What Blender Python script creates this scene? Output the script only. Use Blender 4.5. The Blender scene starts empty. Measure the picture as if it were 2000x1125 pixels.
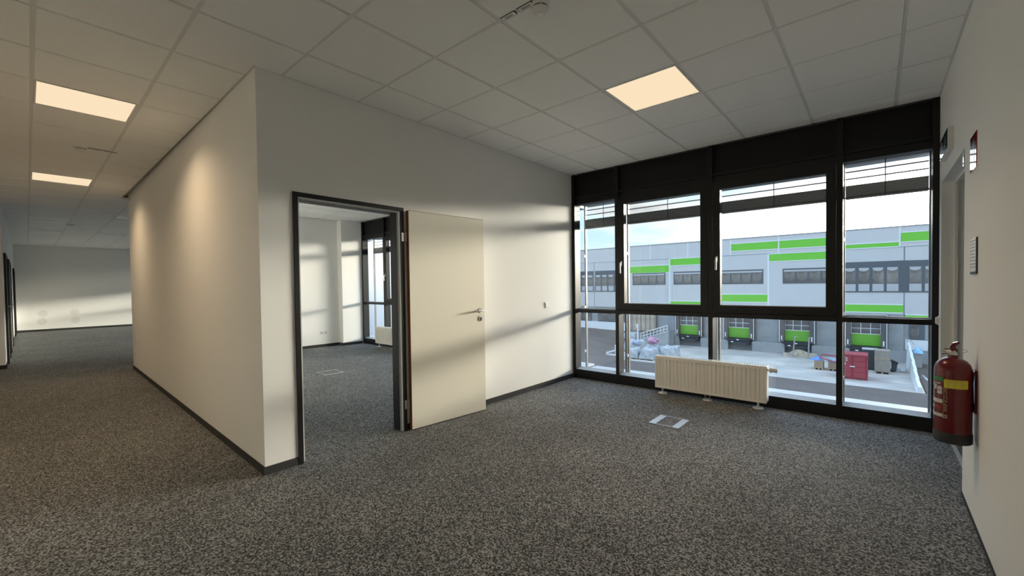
import bpy, math, random
from mathutils import Vector, Matrix

random.seed(7)
scene = bpy.context.scene
col = scene.collection
CAM_Z = 1.332          # camera height above the carpet
CEIL = 2.89            # ceiling height

# ------------------------------------------------------------------ camera
cam_data = bpy.data.cameras.new('camera')
cam = bpy.data.objects.new('camera', cam_data)
col.objects.link(cam)
F_ = Vector((-0.654974, 0.755362, -0.020887))
R_ = Vector((0.755643, 0.654843, -0.013545))
U_ = Vector((-0.003446, 0.024655, 0.99969))
mw = Matrix.Identity(4)
for a in range(3):
    mw[a][0] = R_[a]; mw[a][1] = U_[a]; mw[a][2] = -F_[a]
mw[2][3] = CAM_Z
cam.matrix_world = mw
cam_data.sensor_width = 36.0
cam_data.lens = 36.0 * 821.31 / 2000.0
cam_data.shift_y = 12.37 / 2000.0
cam_data.clip_start = 0.02
cam_data.clip_end = 500
scene.camera = cam

# ------------------------------------------------------------------ view
scene.view_settings.view_transform = 'Standard'
scene.view_settings.look = 'None'
scene.view_settings.gamma = 1.0
scene.view_settings.use_curve_mapping = False
scene.view_settings.exposure = 1.86
try:
    scene.cycles.use_denoising = True
    scene.cycles.max_bounces = 16
    scene.cycles.diffuse_bounces = 8
    scene.cycles.glossy_bounces = 6
    scene.cycles.transparent_max_bounces = 24
    scene.cycles.sample_clamp_indirect = 6.0
    scene.cycles.caustics_reflective = False
    scene.cycles.caustics_refractive = False
except Exception:
    pass

# ------------------------------------------------------------------ light levels
SUN_AZ = math.radians(25)        # from +Y towards +X
SUN_EL = math.radians(6.3)
SUN_E = 0.4
GLOW = 44.5                      # bright cloud bank around the sun, stretched along the horizon
GLOW_AZ = math.radians(13)
GLOW_EL = 0.038
SUN_COL = (1.0, 0.91, 0.76)
SKY = 0.95
PANEL_EMIT = 0.265                 # luminance of a lit diffuser seen from the side
PANEL_W = 3.1                   # watts of a lit panel

# ------------------------------------------------------------------ sky
world = bpy.data.worlds.new('evening_sky')
scene.world = world
world.use_nodes = True
nt = world.node_tree
nt.nodes.clear()
def N(t, **kw):
    n = nt.nodes.new(t)
    for k, v in kw.items():
        setattr(n, k, v)
    return n
def L(a, b): nt.links.new(a, b)
out = N('ShaderNodeOutputWorld'); bg = N('ShaderNodeBackground')
tc = N('ShaderNodeTexCoord'); sep = N('ShaderNodeSeparateXYZ'); L(tc.outputs['Generated'], sep.inputs[0])
grad = N('ShaderNodeValToRGB')
els = grad.color_ramp.elements
els[0].position = 0.0; els[0].color = (0.30, 0.31, 0.33, 1)
els[1].position = 1.0; els[1].color = (0.50, 0.72, 1.0, 1)
for p_, c_ in ((0.49, (0.20, 0.21, 0.22, 1)), (0.502, (0.29, 0.34, 0.355, 1)), (0.55, (0.205, 0.29, 0.33, 1)), (0.62, (0.19, 0.30, 0.40, 1)), (0.75, (0.40, 0.60, 0.88, 1))):
    e = els.new(p_); e.color = c_
mz = N('ShaderNodeMath', operation='MULTIPLY_ADD'); mz.inputs[1].default_value = 0.5; mz.inputs[2].default_value = 0.5
L(sep.outputs[2], mz.inputs[0]); L(mz.outputs[0], grad.inputs[0])
# cloud layer projected on a flat deck
den = N('ShaderNodeMath', operation='MAXIMUM'); den.inputs[1].default_value = 0.0
L(sep.outputs[2], den.inputs[0])
den2 = N('ShaderNodeMath', operation='ADD'); den2.inputs[1].default_value = 0.12; L(den.outputs[0], den2.inputs[0])
dx = N('ShaderNodeMath', operation='DIVIDE'); L(sep.outputs[0], dx.inputs[0]); L(den2.outputs[0], dx.inputs[1])
dy = N('ShaderNodeMath', operation='DIVIDE'); L(sep.outputs[1], dy.inputs[0]); L(den2.outputs[0], dy.inputs[1])
cmb = N('ShaderNodeCombineXYZ'); L(dx.outputs[0], cmb.inputs[0]); L(dy.outputs[0], cmb.inputs[1])
noi = N('ShaderNodeTexNoise'); noi.inputs['Scale'].default_value = 1.15; noi.inputs['Detail'].default_value = 7; noi.inputs['Roughness'].default_value = 0.55
L(cmb.outputs[0], noi.inputs['Vector'])
cr = N('ShaderNodeValToRGB'); cr.color_ramp.elements[0].position = 0.47; cr.color_ramp.elements[1].position = 0.60
L(noi.outputs[0], cr.inputs[0])
cshade = N('ShaderNodeValToRGB'); cshade.color_ramp.elements[0].position = 0.50; cshade.color_ramp.elements[0].color = (0.34, 0.345, 0.345, 1)
cshade.color_ramp.elements[1].position = 0.72; cshade.color_ramp.elements[1].color = (0.175, 0.18, 0.19, 1)
L(noi.outputs[0], cshade.inputs[0])
mixc = N('ShaderNodeMixRGB'); L(cr.outputs[0], mixc.inputs[0]); L(grad.outputs[0], mixc.inputs[1]); L(cshade.outputs[0], mixc.inputs[2])
# clouds only above the horizon
abv = N('ShaderNodeMath', operation='GREATER_THAN'); abv.inputs[1].default_value = 0.0; L(sep.outputs[2], abv.inputs[0])
mixh = N('ShaderNodeMixRGB'); L(abv.outputs[0], mixh.inputs[0]); L(grad.outputs[0], mixh.inputs[1]); L(mixc.outputs[0], mixh.inputs[2])
# brightening of the sky around the low sun
sdir = Vector((math.sin(SUN_AZ) * math.cos(SUN_EL), math.cos(SUN_AZ) * math.cos(SUN_EL), math.sin(SUN_EL)))
az = N('ShaderNodeMath', operation='ARCTAN2'); L(sep.outputs[0], az.inputs[0]); L(sep.outputs[1], az.inputs[1])
def gauss(src, mu, sig):
    a = N('ShaderNodeMath', operation='SUBTRACT'); a.inputs[1].default_value = mu; L(src, a.inputs[0])
    b = N('ShaderNodeMath', operation='DIVIDE'); b.inputs[1].default_value = sig; L(a.outputs[0], b.inputs[0])
    c = N('ShaderNodeMath', operation='MULTIPLY'); L(b.outputs[0], c.inputs[0]); L(b.outputs[0], c.inputs[1])
    d = N('ShaderNodeMath', operation='MULTIPLY'); d.inputs[1].default_value = -0.5; L(c.outputs[0], d.inputs[0])
    e = N('ShaderNodeMath', operation='EXPONENT'); L(d.outputs[0], e.inputs[0]); return e.outputs[0]
gl = N('ShaderNodeMath', operation='MULTIPLY'); L(gauss(az.outputs[0], SUN_AZ, GLOW_AZ), gl.inputs[0]); L(gauss(sep.outputs[2], math.sin(SUN_EL), GLOW_EL), gl.inputs[1])
gl2 = N('ShaderNodeMath', operation='MULTIPLY'); L(gl.outputs[0], gl2.inputs[0]); L(abv.outputs[0], gl2.inputs[1])
gc = N('ShaderNodeMixRGB', blend_type='ADD'); gc.inputs[0].default_value = 1.0
gm = N('ShaderNodeMixRGB', blend_type='MULTIPLY'); gm.inputs[0].default_value = 1.0; gm.inputs[1].default_value = tuple(GLOW * c for c in SUN_COL) + (1,)
L(gl2.outputs[0], gm.inputs[2]); L(mixh.outputs[0], gc.inputs[1]); L(gm.outputs[0], gc.inputs[2])
L(gc.outputs[0], bg.inputs[0]); bg.inputs[1].default_value = SKY
L(bg.outputs[0], out.inputs[0])

# ------------------------------------------------------------------ sun behind thin cloud
sl = bpy.data.lights.new('low_evening_sun', 'SUN'); sl.energy = SUN_E; sl.angle = math.radians(9.0); sl.color = SUN_COL
so = bpy.data.objects.new('low_evening_sun', sl); col.objects.link(so)
so.rotation_euler = sdir.to_track_quat('Z', 'Y').to_euler()
so.location = (20, 30, 20)

# ------------------------------------------------------------------ materials
def new_mat(name):
    m = bpy.data.materials.new(name); m.use_nodes = True
    t = m.node_tree; b = t.nodes['Principled BSDF']
    return m, t, b
def mat(name, c, rough=0.6, metal=0.0, spec=0.5, var=0.0, vscale=20.0, bump=0.0, bscale=200.0, coat=0.0):
    m, t, b = new_mat(name)
    b.inputs['Base Color'].default_value = (*c, 1); b.inputs['Roughness'].default_value = rough
    b.inputs['Metallic'].default_value = metal; b.inputs['Specular IOR Level'].default_value = spec
    if coat: b.inputs['Coat Weight'].default_value = coat; b.inputs['Coat Roughness'].default_value = 0.05
    tc = t.nodes.new('ShaderNodeTexCoord')
    if var:
        n = t.nodes.new('ShaderNodeTexNoise'); n.inputs['Scale'].default_value = vscale; n.inputs['Detail'].default_value = 5
        t.links.new(tc.outputs['Object'], n.inputs['Vector'])
        r = t.nodes.new('ShaderNodeValToRGB')
        r.color_ramp.elements[0].position = 0.3; r.color_ramp.elements[1].position = 0.7
        r.color_ramp.elements[0].color = (*[x * (1 - var) for x in c], 1)
        r.color_ramp.elements[1].color = (*[min(1, x * (1 + var)) for x in c], 1)
        t.links.new(n.outputs[0], r.inputs[0]); t.links.new(r.outputs[0], b.inputs['Base Color'])
    if bump:
        n = t.nodes.new('ShaderNodeTexNoise'); n.inputs['Scale'].default_value = bscale; n.inputs['Detail'].default_value = 3
        t.links.new(tc.outputs['Object'], n.inputs['Vector'])
        bp = t.nodes.new('ShaderNodeBump'); bp.inputs['Strength'].default_value = bump; bp.inputs['Distance'].default_value = 0.004
        t.links.new(n.outputs[0], bp.inputs['Height']); t.links.new(bp.outputs[0], b.inputs['Normal'])
    return m
def glass_mat(name, tint=(0.97, 0.985, 0.98), ior=1.45):
    m = bpy.data.materials.new(name); m.use_nodes = True; t = m.node_tree; t.nodes.clear()
    o = t.nodes.new('ShaderNodeOutputMaterial'); mx = t.nodes.new('ShaderNodeMixShader')
    tr = t.nodes.new('ShaderNodeBsdfTransparent'); tr.inputs[0].default_value = (*tint, 1)
    g = t.nodes.new('ShaderNodeBsdfGlossy'); g.inputs['Roughness'].default_value = 0.0
    # Schlick reflectance from the facing angle, the same from both sides of the pane
    gm = t.nodes.new('ShaderNodeNewGeometry'); dt = t.nodes.new('ShaderNodeVectorMath'); dt.operation = 'DOT_PRODUCT'
    t.links.new(gm.outputs['Normal'], dt.inputs[0]); t.links.new(gm.outputs['Incoming'], dt.inputs[1])
    def mth(op, a, b=None):
        n = t.nodes.new('ShaderNodeMath'); n.operation = op; n.use_clamp = False
        t.links.new(a, n.inputs[0])
        if b is not None: n.inputs[1].default_value = b
        return n.outputs[0]
    ab = mth('ABSOLUTE', dt.outputs['Value']); inv = t.nodes.new('ShaderNodeMath'); inv.operation = 'SUBTRACT'; inv.inputs[0].default_value = 1.0; t.links.new(ab, inv.inputs[1])
    p5 = mth('POWER', inv.outputs[0], 5.0); r0 = ((ior - 1) / (ior + 1)) ** 2
    f = t.nodes.new('ShaderNodeMath'); f.operation = 'MULTIPLY_ADD'; t.links.new(p5, f.inputs[0]); f.inputs[1].default_value = 1 - r0; f.inputs[2].default_value = r0
    t.links.new(f.outputs[0], mx.inputs[0]); t.links.new(tr.outputs[0], mx.inputs[1]); t.links.new(g.outputs[0], mx.inputs[2])
    t.links.new(mx.outputs[0], o.inputs[0])
    return m
def emit_mat(name, c, s):
    m = bpy.data.materials.new(name); m.use_nodes = True; t = m.node_tree; t.nodes.clear()
    o = t.nodes.new('ShaderNodeOutputMaterial'); e = t.nodes.new('ShaderNodeEmission')
    e.inputs[0].default_value = (*c, 1); e.inputs[1].default_value = s
    t.links.new(e.outputs[0], o.inputs[0]); return m
def carpet_mat():
    m, t, b = new_mat('carpet'); b.inputs['Roughness'].default_value = 0.75; b.inputs['Specular IOR Level'].default_value = 0.1
    b.inputs['Sheen Weight'].default_value = 0.04; b.inputs['Sheen Roughness'].default_value = 0.45; b.inputs['Sheen Tint'].default_value = (0.8, 0.8, 0.8, 1)
    tc = t.nodes.new('ShaderNodeTexCoord')
    n1 = t.nodes.new('ShaderNodeTexNoise'); n1.inputs['Scale'].default_value = 118; n1.inputs['Detail'].default_value = 2.5; n1.inputs['Roughness'].default_value = 0.6
    n2 = t.nodes.new('ShaderNodeTexNoise'); n2.inputs['Scale'].default_value = 2.2; n2.inputs['Detail'].default_value = 4
    for n in (n1, n2): t.links.new(tc.outputs['Object'], n.inputs['Vector'])
    r = t.nodes.new('ShaderNodeValToRGB'); e = r.color_ramp.elements
    e[0].position = 0.43; e[0].color = (0.045, 0.045, 0.046, 1)
    e[1].position = 0.60; e[1].color = (0.42, 0.425, 0.42, 1)
    k = e.new(0.51); k.color = (0.165, 0.170, 0.170, 1)
    t.links.new(n1.outputs[0], r.inputs[0])
    r2 = t.nodes.new('ShaderNodeValToRGB'); e = r2.color_ramp.elements
    e[0].position = 0.3; e[0].color = (0.86, 0.86, 0.86, 1); e[1].position = 0.7; e[1].color = (1.1, 1.1, 1.1, 1)
    t.links.new(n2.outputs[0], r2.inputs[0])
    mx = t.nodes.new('ShaderNodeMixRGB'); mx.blend_type = 'MULTIPLY'; mx.inputs[0].default_value = 1.0
    t.links.new(r.outputs[0], mx.inputs[1]); t.links.new(r2.outputs[0], mx.inputs[2])
    t.links.new(mx.outputs[0], b.inputs['Base Color'])
    bp = t.nodes.new('ShaderNodeBump'); bp.inputs['Strength'].default_value = 0.12; bp.inputs['Distance'].default_value = 0.006
    t.links.new(n1.outputs[0], bp.inputs['Height']); t.links.new(bp.outputs[0], b.inputs['Normal'])
    return m
M = {
    'carpet': carpet_mat(),
    'wall': mat('wall_paint', (0.92, 0.915, 0.89), 0.85, spec=0.2, bump=0.12, bscale=260),
    'patch': mat('grey_wall_spot', (0.83, 0.82, 0.79), 0.85, var=0.04, vscale=9),
    'tile': mat('ceiling_tile', (0.93, 0.93, 0.915), 0.95, spec=0.1, var=0.05, vscale=260, bump=0.35, bscale=330),
    'tbar': mat('ceiling_grid', (0.74, 0.74, 0.72), 0.55),
    'slab': mat('slab', (0.5, 0.5, 0.5), 0.9),
    'black': mat('anthracite_frame', (0.006, 0.006, 0.0065), 0.40, spec=0.4),
    'spandrel': mat('spandrel_black', (0.008, 0.008, 0.009), 0.55, spec=0.3),
    'doorframe': mat('black_steel', (0.010, 0.0105, 0.011), 0.45, spec=0.35),
    'gasket': mat('grey_gasket', (0.50, 0.50, 0.50), 0.6),
    'base': mat('charcoal_baseboard', (0.035, 0.035, 0.036), 0.9, var=0.5, vscale=160),
    'door': mat('cream_laminate', (0.80, 0.765, 0.66), 0.5, spec=0.35),
    'wood': mat('brown_edge', (0.22, 0.075, 0.022), 0.5, var=0.3, vscale=30),
    'steel': mat('brushed_steel', (0.62, 0.60, 0.57), 0.25, metal=1.0),
    'alu': mat('aluminium', (0.66, 0.67, 0.68), 0.4, metal=0.6),
    'white': mat('white_plastic', (0.82, 0.82, 0.80), 0.35),
    'radiator': mat('radiator_enamel', (0.90, 0.88, 0.83), 0.3),
    'glass': glass_mat('window_glass'),
    'lit': emit_mat('lit_diffuser', (1.0, 0.80, 0.54), PANEL_EMIT),
    'unlit': mat('unlit_diffuser', (0.74, 0.74, 0.72), 0.35),
    'lamprim': mat('lamp_rim', (0.85, 0.84, 0.80), 0.4),
    'red': mat('extinguisher_red', (0.13, 0.0015, 0.005), 0.26, coat=0.25),
    'blackplastic': mat('black_plastic', (0.012, 0.012, 0.012), 0.5),
    'yellow': mat('yellow_sticker', (0.72, 0.62, 0.03), 0.5),
    'green_st': mat('green_sticker', (0.05, 0.24, 0.07), 0.5),
    'print': mat('pale_print', (0.62, 0.58, 0.54), 0.5),
    'ink': mat('dark_ink', (0.05, 0.05, 0.05), 0.6),
    'gold': mat('gold_print', (0.45, 0.34, 0.16), 0.5),
    'signred': mat('sign_red', (0.32, 0.012, 0.02), 0.06, coat=1.0),
    'signgreen': mat('sign_green', (0.015, 0.13, 0.07), 0.08, coat=1.0),
    'signwhite': mat('sign_white', (0.8, 0.8, 0.8), 0.1, coat=1.0),
    'boxgrey': mat('sign_housing', (0.72, 0.71, 0.68), 0.5),
    'slat': mat('blind_slat', (0.22, 0.21, 0.205), 0.45, metal=0.3),
    'sill': mat('sill_metal', (0.55, 0.57, 0.58), 0.5),  # outer sill metal; its pale grey also paints sky glint on the beads
    # outdoors
    'panel': mat('facade_panel', (0.63, 0.62, 0.62), 0.5, var=0.03, vscale=0.6),
    'panel2': mat('facade_panel_lower', (0.61, 0.605, 0.605), 0.5, var=0.03, vscale=0.6),
    'trim': mat('facade_trim', (0.78, 0.80, 0.82), 0.5),
    'seam': mat('facade_seam', (0.30, 0.33, 0.37), 0.6),
    'green': mat('facade_green', (0.18, 0.60, 0.05), 0.5),
    'dockgreen': mat('dock_green', (0.15, 0.42, 0.04), 0.45, var=0.06, vscale=2),
    'wframe': mat('facade_window_frame', (0.10, 0.115, 0.135), 0.5),
    'wglass': mat('facade_window_glass', (0.16, 0.155, 0.15), 0.08, spec=0.8, var=0.5, vscale=1.2),
    'wblind': mat('facade_window_blind', (0.48, 0.49, 0.5), 0.6),
    'concrete': mat('concrete', (0.33, 0.34, 0.345), 0.85, var=0.12, vscale=0.8),
    'yard': mat('yard_concrete', (0.46, 0.43, 0.405), 0.75, var=0.22, vscale=0.35),
    'asphalt': mat('asphalt', (0.13, 0.106, 0.096), 0.85, var=0.12, vscale=0.5),
    'rubber': mat('dock_rubber', (0.03, 0.032, 0.035), 0.7),
    'rubber2': mat('dock_curtain', (0.11, 0.10, 0.10), 0.75, var=0.2, vscale=1.5),
    'contred': mat('container_red', (0.34, 0.05, 0.065), 0.55, var=0.12, vscale=1.5),
    'contdark': mat('container_dark', (0.30, 0.05, 0.06), 0.6),
    'crate': mat('crate_wood', (0.40, 0.30, 0.20), 0.8, var=0.2, vscale=6),
    'cardboard': mat('grey_brown_wrap', (0.30, 0.27, 0.23), 0.8, var=0.12, vscale=2.5),
    'film': mat('stretch_film', (0.45, 0.48, 0.51), 0.28, var=0.16, vscale=3.5, bump=0.5, bscale=9),
    'pink': mat('pink_bag', (0.55, 0.28, 0.42), 0.55, var=0.2, vscale=5),
    'bluetarp': mat('blue_tarp', (0.12, 0.25, 0.62), 0.5, var=0.25, vscale=4),
    'ltblue': mat('light_blue_tarp', (0.28, 0.52, 0.78), 0.5, var=0.25, vscale=4),
    'greybag': mat('grey_blue_bag', (0.30, 0.35, 0.46), 0.5, var=0.2, vscale=5),
    'tarpbrown': mat('brown_tarp', (0.40, 0.33, 0.25), 0.8, var=0.3, vscale=3),
    'dark': mat('dark_metal', (0.05, 0.055, 0.06), 0.6),
    'darkred': mat('dark_red_steel', (0.40, 0.05, 0.08), 0.5),
    'timber': mat('timber_slat', (0.42, 0.33, 0.25), 0.8, var=0.25, vscale=4),
    'timber2': mat('timber_slat_pale', (0.56, 0.49, 0.41), 0.8, var=0.2, vscale=4),
}

# ------------------------------------------------------------------ mesh helpers
ORI = {}
class MB:
    def __init__(s): s.v = []; s.f = []
    def box(s, x0, x1, y0, y1, z0, z1):
        x0, x1 = min(x0, x1), max(x0, x1); y0, y1 = min(y0, y1), max(y0, y1); z0, z1 = min(z0, z1), max(z0, z1)
        b = len(s.v)
        s.v += [(x0, y0, z0), (x1, y0, z0), (x1, y1, z0), (x0, y1, z0), (x0, y0, z1), (x1, y0, z1), (x1, y1, z1), (x0, y1, z1)]
        s.f += [tuple(b + i for i in q) for q in ((0, 3, 2, 1), (4, 5, 6, 7), (0, 1, 5, 4), (1, 2, 6, 5), (2, 3, 7, 6), (3, 0, 4, 7))]
        return s
    def cbox(s, x0, x1, y0, y1, z0, z1, c=0.004):
        """box with all its edges chamfered"""
        b = len(s.v); X = (x0, x1); Y = (y0, y1); Z = (z0, z1); idx = {}
        for i in (0, 1):
            for j in (0, 1):
                for k in (0, 1):
                    sx, sy, sz = (1, -1)[i], (1, -1)[j], (1, -1)[k]
                    for a in range(3):
                        p = [X[i] + sx * c, Y[j] + sy * c, Z[k] + sz * c]; p[a] = (X[i], Y[j], Z[k])[a]
                        idx[i, j, k, a] = len(s.v); s.v.append(tuple(p))
        def q(*keys): s.f.append(tuple(idx[k] for k in keys))
        for i in (0, 1):
            o = [(i, 0, 0, 0), (i, 1, 0, 0), (i, 1, 1, 0), (i, 0, 1, 0)]; q(*(o if i else o[::-1]))
            o = [(0, i, 0, 1), (0, i, 1, 1), (1, i, 1, 1), (1, i, 0, 1)]; q(*(o if i else o[::-1]))
            o = [(0, 0, i, 2), (1, 0, i, 2), (1, 1, i, 2), (0, 1, i, 2)]; q(*(o if i else o[::-1]))
        for i in (0, 1):
            for j in (0, 1):
                q((i, j, 0, 0), (i, j, 1, 0), (i, j, 1, 1), (i, j, 0, 1))
                q((i, 0, j, 0), (i, 1, j, 0), (i, 1, j, 2), (i, 0, j, 2))
                q((0, i, j, 1), (1, i, j, 1), (1, i, j, 2), (0, i, j, 2))
                for k in (0, 1): q((i, j, k, 0), (i, j, k, 1), (i, j, k, 2))
        return s
    def prism(s, pts, z0, z1):
        b = len(s.v); n = len(pts)
        s.v += [(x, y, z0) for x, y in pts] + [(x, y, z1) for x, y in pts]
        s.f.append(tuple(b + i for i in range(n))[::-1]); s.f.append(tuple(b + n + i for i in range(n)))
        for i in range(n):
            j = (i + 1) % n; s.f.append((b + i, b + j, b + n + j, b + n + i))
        return s
    def extr(s, pts, d):
        """3D polygon extruded by vector d"""
        b = len(s.v); n = len(pts)
        s.v += [tuple(p) for p in pts] + [(p[0] + d[0], p[1] + d[1], p[2] + d[2]) for p in pts]
        s.f.append(tuple(b + i for i in range(n))[::-1]); s.f.append(tuple(b + n + i for i in range(n)))
        for i in range(n):
            j = (i + 1) % n; s.f.append((b + i, b + j, b + n + j, b + n + i))
        return s
    def tube(s, pts, r, n=10, caps=True):
        pts = [Vector(p) for p in pts]; b = len(s.v); rs = r if isinstance(r, (list, tuple)) else [r] * len(pts)
        t0 = (pts[1] - pts[0]).normalized(); up = Vector((0, 0, 1)) if abs(t0.z) < 0.9 else Vector((1, 0, 0))
        a = t0.cross(up).normalized()
        for i, p in enumerate(pts):
            t = (pts[min(i + 1, len(pts) - 1)] - pts[max(i - 1, 0)]).normalized()
            a = (a - t * a.dot(t)).normalized(); c = t.cross(a)
            for k in range(n):
                w = 2 * math.pi * k / n; s.v.append(tuple(p + (a * math.cos(w) + c * math.sin(w)) * rs[i]))
        for i in range(len(pts) - 1):
            for k in range(n):
                l = (k + 1) % n; s.f.append((b + i * n + k, b + i * n + l, b + (i + 1) * n + l, b + (i + 1) * n + k))
        if caps:
            s.f.append(tuple(b + k for k in range(n))[::-1]); s.f.append(tuple(b + (len(pts) - 1) * n + k for k in range(n)))
        return s
    def lathe(s, prof, c, n=32, a0=0.0, a1=2 * math.pi):
        """(r, z) profile about a vertical axis at c; whole turn or a sector"""
        b = len(s.v); m = len(prof); whole = abs(a1 - a0 - 2 * math.pi) < 1e-6; cnt = n if whole else n + 1
        for k in range(cnt):
            w = a0 + (a1 - a0) * k / n
            for r, z in prof: s.v.append((c[0] + r * math.cos(w), c[1] + r * math.sin(w), c[2] + z))
        for k in range(n):
            l = (k + 1) % cnt
            for i in range(m - 1): s.f.append((b + k * m + i, b + l * m + i, b + l * m + i + 1, b + k * m + i + 1))
        return s
    def blob(s, c, r, seed=0, amp=0.18, nu=18, nv=10, flat=None):
        rnd = random.Random(seed); ph = [(rnd.uniform(0, 6.28), rnd.uniform(0, 6.28), rnd.randint(2, 5), rnd.randint(2, 4)) for _ in range(5)]
        b = len(s.v)
        for i in range(nv + 1):
            th = math.pi * i / nv
            for k in range(nu):
                w = 2 * math.pi * k / nu
                d = 1 + amp * sum(math.sin(n1 * w + p1) * math.sin(n2 * th + p2) for p1, p2, n1, n2 in ph) / 2.2
                z = c[2] + r[2] * math.cos(th) * d
                if flat is not None: z = max(z, flat)
                s.v.append((c[0] + r[0] * math.sin(th) * math.cos(w) * d, c[1] + r[1] * math.sin(th) * math.sin(w) * d, z))
        for i in range(nv):
            for k in range(nu):
                l = (k + 1) % nu; s.f.append((b + i * nu + k, b + (i + 1) * nu + k, b + (i + 1) * nu + l, b + i * nu + l))
        return s
    def drape(s, x0, x1, y0, y1, z0, zf, nx=16, ny=12):
        """heightfield lump standing on z0, height zf(u, v)"""
        b = len(s.v)
        for j in range(ny + 1):
            for i in range(nx + 1):
                u, v = i / nx, j / ny; edge = min(u, 1 - u, v, 1 - v) <= 0
                s.v.append((x0 + (x1 - x0) * u, y0 + (y1 - y0) * v, z0 if edge else z0 + zf(u, v)))
        for j in range(ny):
            for i in range(nx):
                a = b + j * (nx + 1) + i; s.f.append((a, a + 1, a + nx + 2, a + nx + 1))
        return s
    def build(s, name, material, parent=None, smooth=False, origin=None):
        xs = [p[0] for p in s.v]; ys = [p[1] for p in s.v]; zs = [p[2] for p in s.v]
        if origin is None: origin = Vector(((min(xs) + max(xs)) / 2, (min(ys) + max(ys)) / 2, min(zs)))
        origin = Vector(origin)
        me = bpy.data.meshes.new(name)
        me.from_pydata([tuple(Vector(p) - origin) for p in s.v], [], s.f); me.validate(); me.update()
        bmfix(me)
        if smooth:
            for p in me.polygons: p.use_smooth = True
            try: me.set_sharp_from_angle(angle=math.radians(40))
            except Exception: pass
        me.materials.append(M[material] if isinstance(material, str) else material)
        o = bpy.data.objects.new(name, me); col.objects.link(o); place(o, origin, parent)
        return o
import bmesh
def bmfix(me):
    bm = bmesh.new(); bm.from_mesh(me); bmesh.ops.recalc_face_normals(bm, faces=bm.faces); bm.to_mesh(me); bm.free()
def place(o, origin, parent):
    ORI[o.name] = Vector(origin)
    if parent is not None:
        o.parent = parent; o.location = Vector(origin) - ORI[parent.name]
    else: o.location = origin
def empty(name, loc):
    o = bpy.data.objects.new(name, None); col.objects.link(o); o.empty_display_size = 0.1
    o.location = loc; ORI[o.name] = Vector(loc); return o
def tag(o, label, cat, group=None):
    o['label'] = label; o['category'] = cat
    if group: o['group'] = group
    return o
def struct(o, label=None, cat=None):
    o['kind'] = 'structure'
    if label: o['label'] = label
    if cat: o['category'] = cat
    return o
def part(name, mesh, material, origin, parent):
    """another object on shared mesh data"""
    o = bpy.data.objects.new(name, mesh); col.objects.link(o); place(o, origin, parent); return o
def copy_tree(o, delta, parent=None):
    c = o.copy(); col.objects.link(c); c.parent = parent
    if parent is None: c.location = o.location + Vector(delta)
    for ch in list(o.children): copy_tree(ch, delta, c)
    return c
def text(name, s, size, material, parent, loc, xdir, ydir, depth=0.0004, align='CENTER'):
    cu = bpy.data.curves.new(name, 'FONT'); cu.body = s; cu.size = size; cu.extrude = depth; cu.align_x = align; cu.align_y = 'CENTER'
    cu.resolution_u = 3
    tmp = bpy.data.objects.new(name + '_tmp', cu); col.objects.link(tmp)
    dg = bpy.context.evaluated_depsgraph_get(); me = bpy.data.meshes.new_from_object(tmp.evaluated_get(dg))
    bpy.data.objects.remove(tmp); bpy.data.curves.remove(cu)
    x = Vector(xdir).normalized(); y = Vector(ydir).normalized(); z = x.cross(y)
    for v in me.vertices: v.co = x * v.co.x + y * v.co.y + z * v.co.z
    me.materials.clear(); me.materials.append(M[material])
    o = bpy.data.objects.new(name, me); col.objects.link(o); place(o, loc, parent); return o

# ================================================================== THE SETTING
XD, XR, YW = -3.30, 0.405, 5.13           # door wall, right wall, window wall
X2, XFAR = -9.50, -21.3                   # far wall of the side room, far wall of the corridor
struct(MB().box(XFAR - .2, 3.2, -1.5, 5.40, -0.25, 0.0).build('floor', 'carpet'), 'dark grey speckled loop carpet over the whole office floor', 'floor')

# walls -------------------------------------------------------------
w = MB()
w.box(XD - .12, XD, 1.20, 1.35, 0, CEIL + .05); w.box(XD - .12, XD, 2.25, YW + .12, 0, CEIL + .05); w.box(XD - .12, XD, 1.35, 2.25, 2.022, CEIL + .05)
w.prism([(XD - .12, 1.20), (XD, 1.20), (XD, 1.085), (XD - .12, 1.0866)], 0, CEIL + .05)
wall_left = struct(w.build('wall_left', 'wall'), 'white wall with the open door in it, left of the windows', 'wall')
wall_corr = struct(MB().prism([(XD - .12, 1.0866), (XD - .12, 1.20), (X2 - .1, 1.28), (X2 - .1, 1.165)], 0, CEIL + .05).build('wall_corridor', 'wall'), 'long white wall lit by lamps along the corridor', 'wall')
w = MB()
w.box(XR, XR + .25, -1.35, 3.77, 0, CEIL + .05); w.box(XR, XR + .25, 4.985, YW + .3, 0, CEIL + .05); w.box(XR, XR + .25, 3.77, 4.985, 2.135, CEIL + .05)
wall_right = struct(w.build('wall_right', 'wall'), 'white wall on the right that carries the fire extinguisher', 'wall')
struct(MB().box(-11.55, XR, -1.45, -1.35, 0, CEIL + .05).build('wall_back', 'wall'), 'unseen white wall behind the camera, set close for bounce light', 'wall')  # out of view; placed this near to bounce light into the room
struct(MB().box(XFAR - .12, XFAR, -1.35, YW + .3, 0, CEIL + .05).build('wall_far', 'wall'), 'far end wall of the corridor, bright in its lower half', 'wall')
w = MB(); w.box(XFAR, -11.45, -.37, -.27, 0, CEIL + .05); w.box(-11.55, -11.45, -1.35, -.37, 0, CEIL + .05)
wall_cl = struct(w.build('wall_corridor_left', 'wall'), 'white wall with black door frames at the far left', 'wall')
w = MB(); w.prism([(X2 - .1, 1.28), (X2, 1.279), (X2, 4.76), (X2 + .2, 4.76), (X2 + .2, YW + .3), (X2 - .1, YW + .3)], 0, CEIL + .05)
wall_room = struct(w.build('wall_room', 'wall'), 'white end wall with a pier, seen through the open door', 'wall')
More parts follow.
